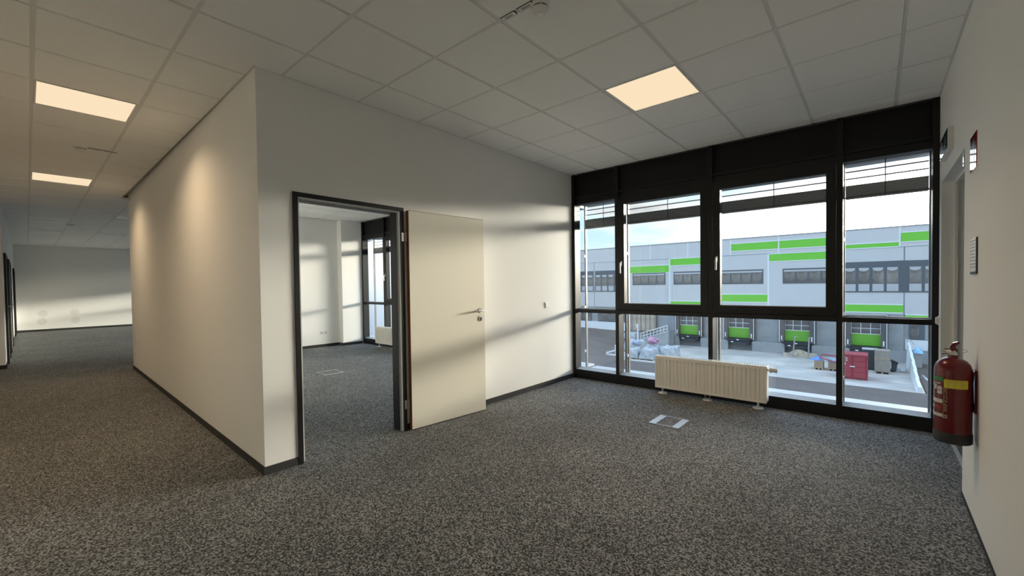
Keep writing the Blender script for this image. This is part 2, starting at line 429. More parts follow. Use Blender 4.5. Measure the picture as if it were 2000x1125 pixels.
w = MB(); w.box(2.4, 2.5, 3.0, 5.4, 0, CEIL + .05); w.box(XR + .25, 2.5, 2.9, 3.0, 0, CEIL + .05); w.box(XR + .25, 2.5, 5.3, 5.4, 0, CEIL + .05)
struct(w.build('wall_side_passage', 'wall'), 'white walls of the passage behind the opening on the right', 'wall')

# ceiling -----------------------------------------------------------
ceiling = struct(MB().box(XFAR - .12, 3.2, -1.5, YW + .32, CEIL + .05, CEIL + .30).build('ceiling', 'slab'), 'suspended ceiling of square mineral fibre tiles', 'ceiling')
GX, GY, T = -2.8754, 1.2610, 0.6
BAR = 0.011                                # half of the visible grid bar
full = MB().cbox(-.3 + BAR, .3 - BAR, -.3 + BAR, .3 - BAR, 0, .022, .003)
tile_me = bpy.data.meshes.new('ceiling_tile'); tile_me.from_pydata(full.v, [], full.f); tile_me.update(); bmfix(tile_me); tile_me.materials.append(M['tile'])
LIT = [(2, 3), (-4, -2), (-10, -2)]       # grid cells with a lit panel
UNLIT = [(-18, -2), (-16, 0), (-22, 0), (-22, -2)]
lamps = set(LIT + UNLIT)
rest = MB()
def cell(i, j, rects, single):
    """one ceiling tile, cut to the room outline (a list of rectangles)"""
    a0, a1, b0, b1 = GX + i * T, GX + (i + 1) * T, GY + j * T, GY + (j + 1) * T
    bits = []
    for x0, x1, y0, y1 in rects:
        ax, bx, ay, by = max(a0 + BAR, x0), min(a1 - BAR, x1), max(b0 + BAR, y0), min(b1 - BAR, y1)
        if bx - ax > .008 and by - ay > .008: bits.append((ax, bx, ay, by))
    if not bits: return
    area = sum((q[1] - q[0]) * (q[3] - q[2]) for q in bits)
    if len(bits) == 1 and area > .3339 and single((a0 + a1) / 2, (b0 + b1) / 2): part('ceiling_tile', tile_me, 'tile', (a0 + T / 2, b0 + T / 2, CEIL), ceiling); return
    m = MB() if single((a0 + a1) / 2, (b0 + b1) / 2) else rest
    for q in bits:
        if len(bits) == 1 and m is not rest: m.cbox(*q, CEIL, CEIL + .022, .003)
        else: m.box(*q, CEIL, CEIL + .022)
    if m is not rest: m.build('ceiling_tile', 'tile', ceiling)
def tiles(rects, single):
    x0 = min(q[0] for q in rects); x1 = max(q[1] for q in rects); y0 = min(q[2] for q in rects); y1 = max(q[3] for q in rects)
    for i in range(math.floor((x0 - GX) / T), math.ceil((x1 - GX) / T)):
        for j in range(math.floor((y0 - GY) / T), math.ceil((y1 - GY) / T)):
            if (i, j) not in lamps: cell(i, j, rects, single)
e_ = .012
tiles([(XD + e_, XR - e_, 1.085, YW - .004), (XFAR + e_, XR - e_, -1.34, 1.085 - e_), (XD + e_, XR - e_, 1.085 - e_, 1.085), (XFAR + e_, X2 - .1, 1.085 - e_, YW + .1)], lambda x, y: y > -.6 and x > -13 and (x < -2.2 or y > .9) and not (x < -9.6 and y > 1.2))
tiles([(X2 + e_, XD - .12 - e_, 1.21, YW + .1)], lambda x, y: x < -6 and y > 2.6)
ro = rest.build('ceiling_tiles_beyond', 'tile', ceiling); ro['kind'] = 'stuff'
def runners(x0, x1, y0, y1):
    for j in range(math.ceil((y0 + .03 - GY) / T), math.floor((y1 - .03 - GY) / T) + 1):
        y = GY + j * T; MB().box(x0, x1, y - .012, y + .012, CEIL + .004, CEIL + .03).build('grid_runner', 'tbar', ceiling)
    for i in range(math.ceil((x0 + .03 - GX) / T), math.floor((x1 - .03 - GX) / T) + 1):
        x = GX + i * T; MB().box(x - .012, x + .012, y0, y1, CEIL + .005, CEIL + .03).build('cross_runner', 'tbar', ceiling)
runners(XD, XR, 1.085, YW); runners(XFAR, XR, -1.2, 1.085); runners(X2, XD - .12, 1.2, YW + .1); runners(XFAR, X2 - .1, 1.085, YW + .1)
def edge(n, x0, x1, y0, y1): struct(MB().box(x0, x1, y0, y1, CEIL + .001, CEIL + .028).build('trim_%d' % n, 'tbar'), ['wall angle edging the ceiling above the open door', 'wall angle edging the ceiling along the right wall', 'wall angle edging the ceiling along the corridor wall'][n - 1], 'trim')
edge(1, XD, XD + .022, 1.085, YW); edge(2, XR - .022, XR, -1.35, YW); edge(3, X2 - .1, XD, 1.05, 1.083)

wf = bpy.data.objects['wall_far']
for y, z in ((.33, .60), (.31, .33), (1.08, .60), (1.10, .32)):
    MB().tube([(XFAR - .001, y, z), (XFAR + .0015, y, z)], .12, 14).build('grey_wall_spot', 'patch', wf)  # round spots slightly greyer than the far wall
# baseboards --------------------------------------------------------
def bb(name, label, boxes):
    m = MB()
    for b in boxes: m.box(*b)
    struct(m.build(name, 'base'), label, 'baseboard')
BH = .058
bb('baseboard_left', 'charcoal carpet baseboard under the wall with the open door', [(XD, XD + .009, 1.085, 1.315, 0, BH), (XD, XD + .009, 2.29, YW, 0, BH)])
struct(MB().prism([(XD + .009, 1.0845), (XD + .009, 1.0755), (X2 - .1, 1.155), (X2 - .1, 1.164)], 0, BH).build('baseboard_corridor', 'base'), 'charcoal baseboard along the corridor wall', 'baseboard')
bb('baseboard_right', 'charcoal baseboard at the foot of the right wall', [(XR - .004, XR, -1.35, 3.77, 0, .02)])
bb('baseboard_far', 'black baseboard at the far end of the corridor', [(XFAR, XFAR + .012, -.27, YW, 0, .07)])
bb('baseboard_corridor_left', 'black baseboard below the far left door frames', [(-11.45, -11.438, -1.35, -.26, 0, .07), (XFAR, -11.45, -.27, -.258, 0, .07)])
bb('baseboard_room', 'black baseboard in the room behind the open door', [(X2, X2 + .011, 1.28, 4.76, 0, .06), (X2, X2 + .211, 4.749, 4.76, 0, .06), (X2 + .2, X2 + .211, 4.76, YW + .1, 0, .06)])

# ------------------------------------------------------------------ windows
def window(name, label, xs, sash, y, x_end_l, x_end_r):
    """curtain wall: xs = mullion centres between the end posts, sash[k] = bay k opens"""
    xl, xr = x_end_l, x_end_r
    w = empty(name, ((xl + xr) / 2, y, 0)); struct(w, label, 'window')
    MB().box(xl, xl + .05, y, y + .14, 0, CEIL).build('end_post', 'black', w); MB().box(xr - .042, xr, y, y + .14, 0, CEIL).build('end_post', 'black', w)
    for x in xs: MB().box(x - .024, x + .024, y, y + .14, 0, CEIL).build('mullion', 'black', w)
    ed = [xl + .05] + [v for x in xs for v in (x - .024, x + .024)] + [xr - .042]
    for k in range(len(xs) + 1):
        a, b = ed[2 * k], ed[2 * k + 1]
        MB().box(a, b, y + .005, y + .14, 0, .125).build('bottom_rail', 'black', w)
        MB().extr([(a, y + .012, .125), (a, y + .105, .125), (a, y + .105, .150)], (b - a, 0, 0)).build('sky_glint_bead', 'sill', w)  # pale bead paints in the sky reflected by the black ledge
        MB().box(a, b, y + .004, y + .14, .938, .986).build('transom', 'black', w)
        MB().box(a, b, y + .030, y + .14, 2.470, 2.56).build('head_rail', 'black', w)
        MB().box(a, b, y + .055, y + .10, 2.56, CEIL).build('spandrel_panel', 'spandrel', w)
        MB().box(a, b, y + .012, y + .055, 2.545, 2.575).build('spandrel_rail', 'black', w)
        MB().box(a, b, y + .112, y + .12, .125, .938).build('pane', 'glass', w)
        if sash[k]:
            s = MB(); o0, o1, p0, p1 = a + .004, b - .004, .992, 2.464; fw, fh = .078, .082
            s.box(o0, o0 + fw, y - .004, y + .07, p0, p1); s.box(o1 - fw, o1, y - .004, y + .07, p0, p1)
            s.box(o0 + fw, o1 - fw, y - .004, y + .07, p0, p0 + fh); s.box(o0 + fw, o1 - fw, y - .004, y + .07, p1 - fh, p1)
            so = s.build('sash', 'black', w)
            MB().box(a, b, y + .07, y + .14, .986, 1.052).build('outer_frame', 'black', w)
            MB().box(o0 + fw, o1 - fw, y + .045, y + .053, p0 + fh, p1 - fh).build('pane', 'glass', so)
            MB().box(o0 + fw, o1 - fw, y + .020, y + .045, p0 + fh, p0 + fh + .008).build('sky_glint_bead', 'sill', so)  # sky reflection on the sash ledge, put into the pale colour
            hx, hz = o0 + .045, 1.60
            h = MB().cbox(hx - .014, hx + .014, y - .016, y - .004, hz - .035, hz + .035, .004)
            h.tube([(hx, y - .014, hz + .005), (hx, y - .050, hz + .005), (hx, y - .052, hz - .01), (hx, y - .052, hz - .125)], .0105, 10)
            h.build('handle', 'steel', so, smooth=True)
        else:
            MB().box(a, b, y + .112, y + .12, .986, 2.470).build('pane', 'glass', w)
            MB().box(a, b, y + .085, y + .112, .986, .996).build('sky_glint_bead', 'sill', w)  # painted sky glint along the transom top
    MB().box(xl, xr, y + .14, y + .68, .035, .062).build('outer_sill', 'sill', w)
    MB().box(xl, xr, y + .66, y + .68, -.10, .035).build('sill_drip', 'sill', w)
    MB().box(xl, xr, y + .14, y + .48, 2.50, CEIL + .35).build('blind_housing', 'seam', w)
    return w
XS1 = [-2.603, -1.440, -0.270]
window('window_1', 'black framed curtain wall with two opening sashes and yard view', XS1, [0, 1, 1, 0], YW, XD, XR)
XS2 = [-8.36, -7.19, -6.02, -4.85]
window('window_2', 'black framed curtain wall in the room behind the open door', XS2, [0, 1, 1, 0, 0], YW + .13, X2 + .2, XD - .12)
XS3 = [XFAR + 1.17 * k for k in range(1, 10)]
W3 = window('window_3', 'black framed curtain wall of the far corridor area', XS3, [0, 1, 0, 1, 0, 1, 0, 1, 0, 0], YW + .13, XFAR, X2 - .1)

for k, xc in enumerate([XFAR + .585 + 1.17 * q for q in range(10)]):
    m_ = MB(); z = 1.60
    while z < 2.5: m_.extr([(xc - .53, YW + .46, z), (xc - .53, YW + .485, z + .068), (xc - .53, YW + .487, z + .068), (xc - .53, YW + .462, z)], (1.06, 0, 0)); z += .062
    m_.build('unseen_shade_blind', 'slat', W3)  # unseen closed slats, added to keep daylight out of the far area
# outdoor blinds ----------------------------------------------------
def blind(x0, x1, y, label, group, low=2.151):
    b = empty('external_blind', ((x0 + x1) / 2, y, low)); tag(b, label, 'blind', group)
    for x in (x0 - .012, x1 + .012):
        MB().box(x - .010, x + .010, y - .02, y + .02, .062, 2.52).build('guide_rail', 'slat', b)
    d = low - 2.151
    for k, z in enumerate((2.424, 2.355) if low > 2.1 else [low + .134 + .068 * q for q in range(1, int((2.45 - low - .134) / .068) + 1)]):
        MB().extr([(x0, y - .035, z - .003), (x0, y, z + .002), (x0, y + .035, z - .003), (x0, y, z + .003)], (x1 - x0, 0, 0)).build('slat', 'slat', b)
    for k in range(11):
        z = low + .024 + k * .0102
        MB().extr([(x0, y - .038, z), (x0, y - .012, z + .005), (x0, y + .012, z + .005), (x0, y + .038, z), (x0, y + .038, z + .003), (x0, y + .012, z + .0085), (x0, y - .012, z + .0085), (x0, y - .038, z + .003)], (x1 - x0, 0, 0)).build('slat', 'slat', b)
    MB().cbox(x0, x1, y - .036, y + .036, low, low + .022, .004).build('bottom_rail', 'slat', b)
    for t in (.5,):
        xm = x0 + (x1 - x0) * t
        MB().box(xm - .004, xm + .004, y - .041, y - .039, low, 2.52).build('lift_tape', 'dark', b)
    for z in (.35, 1.0, 1.75):
        MB().cbox(x0 - .030, x0 - .006, y - .05, y - .012, z - .02, z + .02, .003).build('rail_bracket', 'alu', b)
YB = YW + .30
G1 = 'external blinds outside the big window'
blind(XD + .06, -2.63, YB, 'raised external blind over the narrow pane beside the white door wall', G1)
blind(-2.57, -1.47, YB, 'raised external blind over the opening sash left of the radiator middle', G1)
blind(-1.41, -.30, YB, 'raised external blind over the sash with the reflected ceiling lamp', G1)
blind(-.24, .36, YB, 'raised external blind over the narrow pane nearest the fire extinguisher', G1)
blind(X2 + .27, -8.39, YB + .13, 'raised external blind seen through the open door', 'external blinds of the side room')
blind(-8.33, -7.22, YB + .13, 'raised external blind half hidden by the open door frame', 'external blinds of the side room')

# ------------------------------------------------------------------ the open door
d = empty('door_1', (XD, 1.8, 0)); struct(d, 'black steel door frame with cream door leaf folded back on the wall', 'door')
y0, y1, zt = 1.315, 2.285, 2.057
f = MB(); f.box(XD - .135, XD + .014, y0, y0 + .034, 0, zt); f.box(XD - .135, XD + .014, y1 - .034, y1, 0, zt); f.box(XD - .135, XD + .014, y0 + .034, y1 - .034, zt - .034, zt)
f.box(XD - .135, XD - .035, y0 + .034, y0 + .050, 0, zt - .034); f.box(XD - .135, XD - .035, y1 - .050, y1 - .034, 0, zt - .034); f.box(XD - .135, XD - .035, y0 + .050, y1 - .050, zt - .050, zt - .034)
f.build('frame', 'doorframe', d)
g = MB(); g.box(XD - .034, XD - .028, y0 + .0345, y0 + .059, .0, zt - .036); g.box(XD - .034, XD - .028, y1 - .047, y1 - .0345, .0, zt - .036); g.box(XD - .034, XD - .028, y0 + .047, y1 - .047, zt - .047, zt - .0345)
g.build('gasket', 'gasket', d)
# leaf: hinge line at (-3.262, 2.300), free edge swings out towards the room
lx0, ly0, ang = -3.2455, 2.306, math.radians(5.4)
ux, uy = math.sin(ang), math.cos(ang)          # along the leaf, away from the hinge
nx, ny = math.cos(ang), -math.sin(ang)         # out of its visible face
LW, LT = .892, .042
def lf(s, t, z): return (lx0 + ux * s + nx * t, ly0 + uy * s + ny * t, z)
def lbox(m, s0, s1, t0, t1, z0, z1):
    b = len(m.v); m.v += [lf(s, t, z) for z in (z0, z1) for s, t in ((s0, t0), (s1, t0), (s1, t1), (s0, t1))]
    m.f += [tuple(b + i for i in q) for q in ((0, 3, 2, 1), (4, 5, 6, 7), (0, 1, 5, 4), (1, 2, 6, 5), (2, 3, 7, 6), (3, 0, 4, 7))]; return m
leaf = lbox(MB(), .004, LW, -LT + .002, 0, .010, 2.032).build('leaf', 'door', d)
lbox(MB(), 0, .004, -LT, -.001, .009, 2.034).build('hinge_edge', 'wood', leaf)['label'] = 'brown wooden edge band'
lbox(MB(), .004, LW, -LT, -.001, 2.032, 2.036).build('top_edge', 'wood', leaf)['label'] = 'brown wooden top edge'
for z in (.245, 1.79):
    hg = MB(); hg.tube([(XD + .028, 2.296, z - .045), (XD + .028, 2.296, z + .045)], .0085, 12); hg.box(XD + .012, XD + .02, 2.255, 2.296, z - .04, z + .04)
    hg.build('hinge', 'steel', d, smooth=True)
hs, hz = LW - .058, 1.075
def disc(m, s, z, t0, t1, r, n=24):
    m.tube([lf(s, t0, z), lf(s, t1, z)], r, n); return m
h = MB(); disc(h, hs, hz, 0, .008, .026); h.tube([lf(hs, .006, hz), lf(hs, .050, hz), lf(hs - .012, .058, hz), lf(hs - .035, .060, hz - .001), lf(hs - .125, .058, hz - .003)], .0095, 12)
h.build('lever_handle', 'steel', leaf, smooth=True)
h = MB(); disc(h, hs, hz - .088, 0, .008, .026); h.build('lock_rosette', 'steel', leaf, smooth=True)
h = MB(); disc(h, hs, hz - .082, .008, .014, .009, 16); lbox(h, hs - .005, hs + .005, .008, .014, hz - .110, hz - .084); h.build('lock_cylinder', 'ink', leaf)

# black framed doors in the far left corridor wall
def frame_door(n, xa, xb, label):
    q = empty('door_%d' % n, ((xa + xb) / 2, -.27, 0)); struct(q, label, 'door'); yy = -.269
    f = MB(); f.box(xa, xa + .10, yy, yy + .03, 0, 2.06); f.box(xb - .10, xb, yy, yy + .03, 0, 2.06); f.box(xa + .10, xb - .10, yy, yy + .03, 2.0, 2.06)
    f.build('frame', 'doorframe', q); MB().box(xa + .10, xb - .10, yy, yy + .012, 0, 2.0).build('leaf', 'door', q)
    MB().tube([(xa + .2, yy + .012, 1.05), (xa + .2, yy + .05, 1.05), (xa + .32, yy + .05, 1.05)], .01, 8).build('handle', 'steel', q)
frame_door(2, -13.35, -12.15, 'nearest black framed door on the far left'); frame_door(3, -15.95, -14.35, 'middle black framed door on the far left'); frame_door(4, -21.0, -19.6, 'last black framed door on the far left by the end wall')

# passage opening in the right wall ---------------------------------
po = empty('door_5', (XR + .08, 4.38, 0)); struct(po, 'doorless opening with a pale frame in the right wall', 'door')
f = MB(); f.box(XR + .075, XR + .095, 4.967, 4.985, 0, 2.135); f.box(XR + .075, XR + .095, 3.77, 3.788, 0, 2.135); f.box(XR + .075, XR + .095, 3.788, 4.967, 2.117, 2.135)
f.build('frame', 'wall', po)
MB().box(XR + .055, XR + .080, 3.772, 4.983, 0, .004).build('threshold_strip', 'alu', po)

# ================================================================== FITTINGS
# ceiling lamps ------------------------------------------------------
def lamp(i, j, lit, label, group):
    a0, b0 = GX + i * T, GY + j * T
    o = empty('ceiling_light', (a0 + .3, b0 + .3, CEIL)); tag(o, label, 'light', group)
    e = .014; r = MB()
    r.box(a0 + e, a0 + e + .010, b0 + e, b0 + T - e, CEIL + .001, CEIL + .03); r.box(a0 + T - e - .010, a0 + T - e, b0 + e, b0 + T - e, CEIL + .001, CEIL + .03)
    r.box(a0 + e + .010, a0 + T - e - .010, b0 + e, b0 + e + .010, CEIL + .001, CEIL + .03); r.box(a0 + e + .010, a0 + T - e - .010, b0 + T - e - .010, b0 + T - e, CEIL + .001, CEIL + .03)
    r.build('rim', 'lamprim', o)
    MB().box(a0 + e + .010, a0 + T - e - .010, b0 + e + .010, b0 + T - e - .010, CEIL + .004, CEIL + .02).build('diffuser', 'lit' if lit else 'unlit', o)
    if lit:
        ld = bpy.data.lights.new('panel_light', 'AREA'); ld.shape = 'SQUARE'; ld.size = .54; ld.energy = PANEL_W; ld.color = (1.0, 0.72, 0.43); ld.spread = math.radians(130 if j > 0 else 142)
        lo = bpy.data.objects.new('panel_light', ld); col.objects.link(lo); lo.parent = o; lo.location = (0, 0, .002)
lamp(2, 3, True, 'lit square ceiling panel lamp above the radiator side of the room', 'square ceiling lamps')
lamp(-4, -2, True, 'nearer lit ceiling panel lamp in the corridor', 'square ceiling lamps')
lamp(-10, -2, True, 'farther lit ceiling panel lamp in the corridor', 'square ceiling lamps')
lamp(-18, -2, False, 'unlit ceiling panel lamp behind the farther lit corridor lamp', 'square ceiling lamps')
lamp(-16, 0, False, 'unlit ceiling panel lamp beside the end of the corridor wall', 'square ceiling lamps')
lamp(-22, 0, False, 'unlit ceiling panel lamp on the right near the far end wall', 'square ceiling lamps')
lamp(-22, -2, False, 'unlit ceiling panel lamp on the left near the far end wall', 'square ceiling lamps')

# detectors ----------------------------------------------------------
def detector(x, y, label, s=1.0):
    o = empty('smoke_detector', (x, y, CEIL)); tag(o, label, 'detector', 'smoke detectors')
    MB().lathe([(0, 0), (.052 * s, 0), (.052 * s, -.012), (.047 * s, -.018), (0, -.018)], (x, y, CEIL), 28).build('base', 'white', o, smooth=True)
    MB().lathe([(.040 * s, -.018), (.040 * s, -.026), (0, -.026)], (x, y, CEIL), 28).build('smoke_slot', 'ink', o)
    MB().lathe([(.046 * s, -.026), (.046 * s, -.033), (.034 * s, -.046), (.018 * s, -.050), (.016 * s, -.056), (0, -.058)], (x, y, CEIL), 28).build('head', 'white', o, smooth=True)
    for k in range(6):
        w_ = k * math.pi / 3 + .2
        MB().box(-.003, .003, -.003, .003, 0, .012).build('rib', 'white', o, origin=None).location = Vector((.043 * s * math.cos(w_), .043 * s * math.sin(w_), -.028))
detector(-1.417, 1.905, 'white smoke detector next to the two small ceiling labels')
detector(-6.50, .42, 'white smoke detector between the two lit corridor lamps', 1.2)
detector(-14.1, .70, 'smoke detector on the dark ceiling of the far area', 1.6)
for k, (x, lab) in enumerate(((-1.611, 'small framed ceiling label farther from the smoke detector'), (-1.487, 'small framed ceiling label right beside the smoke detector'))):
    o = empty('ceiling_label', (x, 1.862, CEIL)); tag(o, lab, 'label', 'labels on the ceiling grid')
    MB().box(x - .052, x + .052, 1.844, 1.880, CEIL - .003, CEIL + .006).build('border', 'ink', o)
    MB().box(x - .048, x + .048, 1.848, 1.876, CEIL - .0045, CEIL - .002).build('plate', 'white', o)
    text('lettering', '4/098%d' % (2 + k), .022, 'ink', o, (x, 1.862, CEIL - .0052), (-1, 0, 0), (0, 1, 0))
MB_g = MB().box(-6.49, -6.44, .46, .71, CEIL - .002, CEIL + .006)
o = empty('air_slot', (-6.465, .585, CEIL)); tag(o, 'narrow dark air slot in the corridor ceiling beside a detector', 'vent')
MB().box(-6.50, -6.43, .46, .71, CEIL - .003, CEIL + .004).build('flange', 'tbar', o); MB().box(-6.485, -6.465, .47, .58, CEIL - .0045, CEIL - .002).build('slot', 'ink', o); MB().box(-6.485, -6.465, .59, .70, CEIL - .0045, CEIL - .002).build('slot', 'ink', o)

# radiators ----------------------------------------------------------
def radiator(x0, x1, yf, z0, z1, label, valve_right=True):
    r = empty('radiator', ((x0 + x1) / 2, yf + .05, 0)); tag(r, label, 'radiator', 'panel radiators')
    dpt = .10; n = max(4, int(round((x1 - x0 - .03) / .0425)))
    m = MB(); step = (x1 - x0 - .03) / n
    # pressed steel front: raised bars between recessed channels
    m.box(x0, x1, yf + .013, yf + .018, z0, z1)
    m.box(x0, x1, yf, yf + .014, z1 - .030, z1); m.box(x0, x1, yf, yf + .014, z0, z0 + .030); m.box(x0, x0 + .020, yf, yf + .014, z0 + .030, z1 - .030); m.box(x1 - .020, x1, yf, yf + .014, z0 + .030, z1 - .030)
    for k in range(n):
        a = x0 + .015 + k * step; c = a + step
        m.extr([(a + .005, yf + .0135, z0 + .030), (a + .011, yf + .001, z0 + .030), (c - .011, yf + .001, z0 + .030), (c - .005, yf + .0135, z0 + .030)], (0, 0, z1 - z0 - .060))
    m.build('front_panel', 'radiator', r)
    MB().box(x0, x1, yf + dpt - .012, yf + dpt, z0 + .01, z1 - .01).build('back_panel', 'radiator', r)
    for x in (x0, x1 - .006): MB().cbox(x - .003, x + .009, yf + .010, yf + dpt, z0 + .012, z1 + .004, .002).build('side_cover', 'radiator', r)
    g = MB(); g.box(x0 + .006, x1 - .006, yf + .004, yf + .016, z1, z1 + .006); g.box(x0 + .006, x1 - .006, yf + dpt - .014, yf + dpt - .002, z1, z1 + .006)
    k = x0 + .01
    while k < x1 - .02: g.box(k, k + .010, yf + .016, yf + dpt - .014, z1, z1 + .004); k += .026
    g.build('top_grille', 'radiator', r)
    fins = MB(); k = x0 + .03
    while k < x1 - .03: fins.box(k, k + .002, yf + .013, yf + dpt - .013, z0 + .02, z1 - .01); k += .03
    fins.build('convector_fins', 'radiator', r)
    for x in (x0 + .075, x1 - .085):
        f = MB(); f.tube([(x, yf + .05, .012), (x, yf + .05, z0 + .03)], .011, 12); f.lathe([(0, 0), (.052, 0), (.052, .006), (.046, .013), (.014, .016), (0, .016)], (x, yf + .05, .0), 24)
        f.build('foot', 'white', r, smooth=True)
    xm = (x0 + x1) / 2
    for dx_ in (-.025, .025):
        f = MB(); f.tube([(xm + dx_, yf + .05, .0), (xm + dx_, yf + .05, z0 + .02)], .008, 10); f.tube([(xm + dx_, yf + .05, z0 - .028), (xm + dx_, yf + .05, z0 - .008)], .014, 10); f.build('pipe', 'steel', r, smooth=True)
    MB().lathe([(0, 0), (.050, 0), (.050, .006), (.044, .012), (0, .012)], (xm, yf + .05, .0), 24).build('pipe_rosette', 'white', r, smooth=True)
    if valve_right:
        zc = z1 - .035
        v = MB(); v.tube([(x1 + .002, yf + .05, zc), (x1 + .018, yf + .05, zc)], .014, 12); v.tube([(x1 + .018, yf + .05, zc), (x1 + .028, yf + .05, zc), (x1 + .045, yf + .05, zc), (x1 + .084, yf + .05, zc), (x1 + .091, yf + .05, zc)], [.024, .030, .021, .025, .018], 16)
        v.build('thermostat_head', 'white', r, smooth=True)
    return r
radiator(-2.035, -.857, 4.985, .072, .452, 'long cream panel radiator under the big window')
radiator(-8.49, -7.2, 5.09, .085, .452, 'cream radiator partly visible through the open door')

# floor boxes --------------------------------------------------------
def floor_box(x0, x1, y0, y1, label, lid):
    o = empty('floor_outlet', ((x0 + x1) / 2, (y0 + y1) / 2, 0)); tag(o, label, 'floor outlet', 'floor outlets'); t = .010
    m = MB(); m.box(x0, x1, y0, y0 + t, 0, .006); m.box(x0, x1, y1 - t, y1, 0, .006); m.box(x0, x0 + t, y0 + t, y1 - t, 0, .006); m.box(x1 - t, x1, y0 + t, y1 - t, 0, .006)
    m.build('rim', 'alu', o)
    if lid:
        MB().box(x0 + t, x0 + .062, y0 + t, y1 - t, 0, .005).build('cable_flap', 'alu', o); MB().box(x1 - .062, x1 - t, y0 + t, y1 - t, 0, .005).build('cable_flap', 'alu', o)
        MB().box(x0 + .062, x1 - .062, y0 + t, y1 - t, 0, .003).build('carpet_inlay', 'carpet', o)
    else: MB().box(x0 + t, x1 - t, y0 + t, y1 - t, 0, .003).build('carpet_inlay', 'carpet', o)
floor_box(-1.645, -1.365, 3.87, 4.17, 'square metal floor outlet in the carpet in front of the radiator', True)
floor_box(-6.66, -6.36, 2.95, 3.25, 'flush floor outlet in the room behind the open door', False)

# switches and sockets ----------------------------------------------
o = empty('light_switch', (XD, 4.49, 1.03)); tag(o, 'white light switch between the open door and the window', 'switch')
MB().cbox(XD, XD + .010, 4.452, 4.532, 1.027, 1.107, .003).build('cover_frame', 'white', o); MB().cbox(XD + .009, XD + .016, 4.464, 4.520, 1.039, 1.095, .003).build('rocker', 'white', o)
o = empty('wall_sensor', (XR, 5.055, .95)); tag(o, 'small white wall button on the strip between window and opening', 'switch')
MB().cbox(XR - .010, XR, 5.02, 5.09, .945, 1.025, .003).build('cover_frame', 'white', o); MB().cbox(XR - .026, XR - .009, 5.03, 5.08, .955, 1.015, .006).build('rocker', 'white', o)
o = empty('wall_socket', (X2, 4.40, .28)); tag(o, 'white double wall socket in the room behind the open door', 'socket')
MB().cbox(X2, X2 + .010, 4.32, 4.48, .28, .36, .003).build('cover_frame', 'white', o)
for y in (4.36, 4.44):
    s = MB(); s.tube([(X2 + .009, y, .32), (X2 + .012, y, .32)], .024, 20); s.build('insert', 'unlit', o); MB().tube([(X2 + .012, y, .32), (X2 + .0125, y, .32)], .012, 12).build('contact_hole', 'ink', o)
for k, (x, z) in enumerate(((-9.15, .55), (-9.2, .30))):
    tag(MB().cbox(x - .04, x + .04, 1.143, 1.16, z - .04, z + .04, .003).build('wall_socket', 'white'), ['upper white socket near the far end of the corridor wall', 'lower white socket near the far end of the corridor wall'][k], 'socket', 'sockets on the corridor wall')

# signs on the right wall ---------------------------------------------
o = empty('exit_sign', (XR, 4.49, 2.25)); tag(o, 'green running man exit sign box above the opening', 'exit sign')
MB().cbox(XR - .030, XR, 4.27, 4.71, 2.25, 2.407, .003).build('housing', 'boxgrey', o)
MB().box(XR - .034, XR - .030, 4.28, 4.70, 2.258, 2.399).build('face', 'signgreen', o)
fx_ = XR - .0348
def flat(pts, name, material, parent, x=fx_): return MB().extr([(x, p[0], p[1]) for p in pts], (.0008, 0, 0)).build(name, material, parent)
m = MB(); yc, zc = 4.56, 2.33
for P in ([(yc - .012, zc + .032), (yc + .006, zc + .040), (yc + .014, zc + .026), (yc - .004, zc + .018)], [(yc - .014, zc + .014), (yc + .012, zc + .014), (yc + .022, zc - .020), (yc - .002, zc - .024)],
          [(yc + .022, zc - .018), (yc + .006, zc - .024), (yc + .030, zc - .044), (yc + .054, zc - .044), (yc + .054, zc - .036), (yc + .036, zc - .034)], [(yc - .004, zc - .022), (yc + .008, zc - .022), (yc - .014, zc - .040), (yc - .030, zc - .056), (yc - .036, zc - .048), (yc - .020, zc - .034)],
          [(yc - .012, zc + .012), (yc - .012, zc + .004), (yc - .040, zc - .006), (yc - .044, zc + .002)], [(yc + .012, zc + .012), (yc + .034, zc - .004), (yc + .050, zc + .004), (yc + .046, zc + .010), (yc + .034, zc + .004)]):
    m.extr([(fx_, p[0], p[1]) for p in P], (.0008, 0, 0))
m.build('running_figure', 'signwhite', o)
flat([(4.62, 2.275), (4.68, 2.275), (4.68, 2.385), (4.62, 2.385)], 'door_symbol', 'signwhite', o)
flat([(4.46, 2.345), (4.40, 2.345), (4.40, 2.37), (4.345, 2.33), (4.40, 2.29), (4.40, 2.315), (4.46, 2.315)], 'arrow', 'signwhite', o)
o = empty('fire_extinguisher_sign', (XR, 3.447, 1.94)); tag(o, 'glossy red fire extinguisher sign mirroring the window', 'sign')
MB().box(XR - .004, XR, 3.350, 3.545, 1.937, 2.130).build('plate', 'signred', o)
fx_ = XR - .0046
m = MB()
for P in ([(3.41, 1.965), (3.455, 1.965), (3.455, 2.06), (3.443, 2.08), (3.422, 2.08), (3.41, 2.06)], [(3.426, 2.08), (3.440, 2.08), (3.440, 2.10), (3.426, 2.10)], [(3.44, 2.09), (3.475, 2.075), (3.485, 2.02), (3.478, 2.02), (3.468, 2.07), (3.44, 2.083)]):
    m.extr([(fx_, p[0], p[1]) for p in P], (.0008, 0, 0))
m.build('extinguisher_symbol', 'signwhite', o)
flat([(3.49, 1.975), (3.52, 1.975), (3.53, 2.0), (3.512, 2.06), (3.505, 2.03), (3.49, 2.01)], 'flame_symbol', 'signwhite', o)
o = empty('notice_plate', (XR, 3.395, 1.362)); tag(o, 'small white notice plate with grey print below the red sign', 'sign')
MB().box(XR - .006, XR, 3.300, 3.492, 1.360, 1.557).build('holder', 'ink', o)
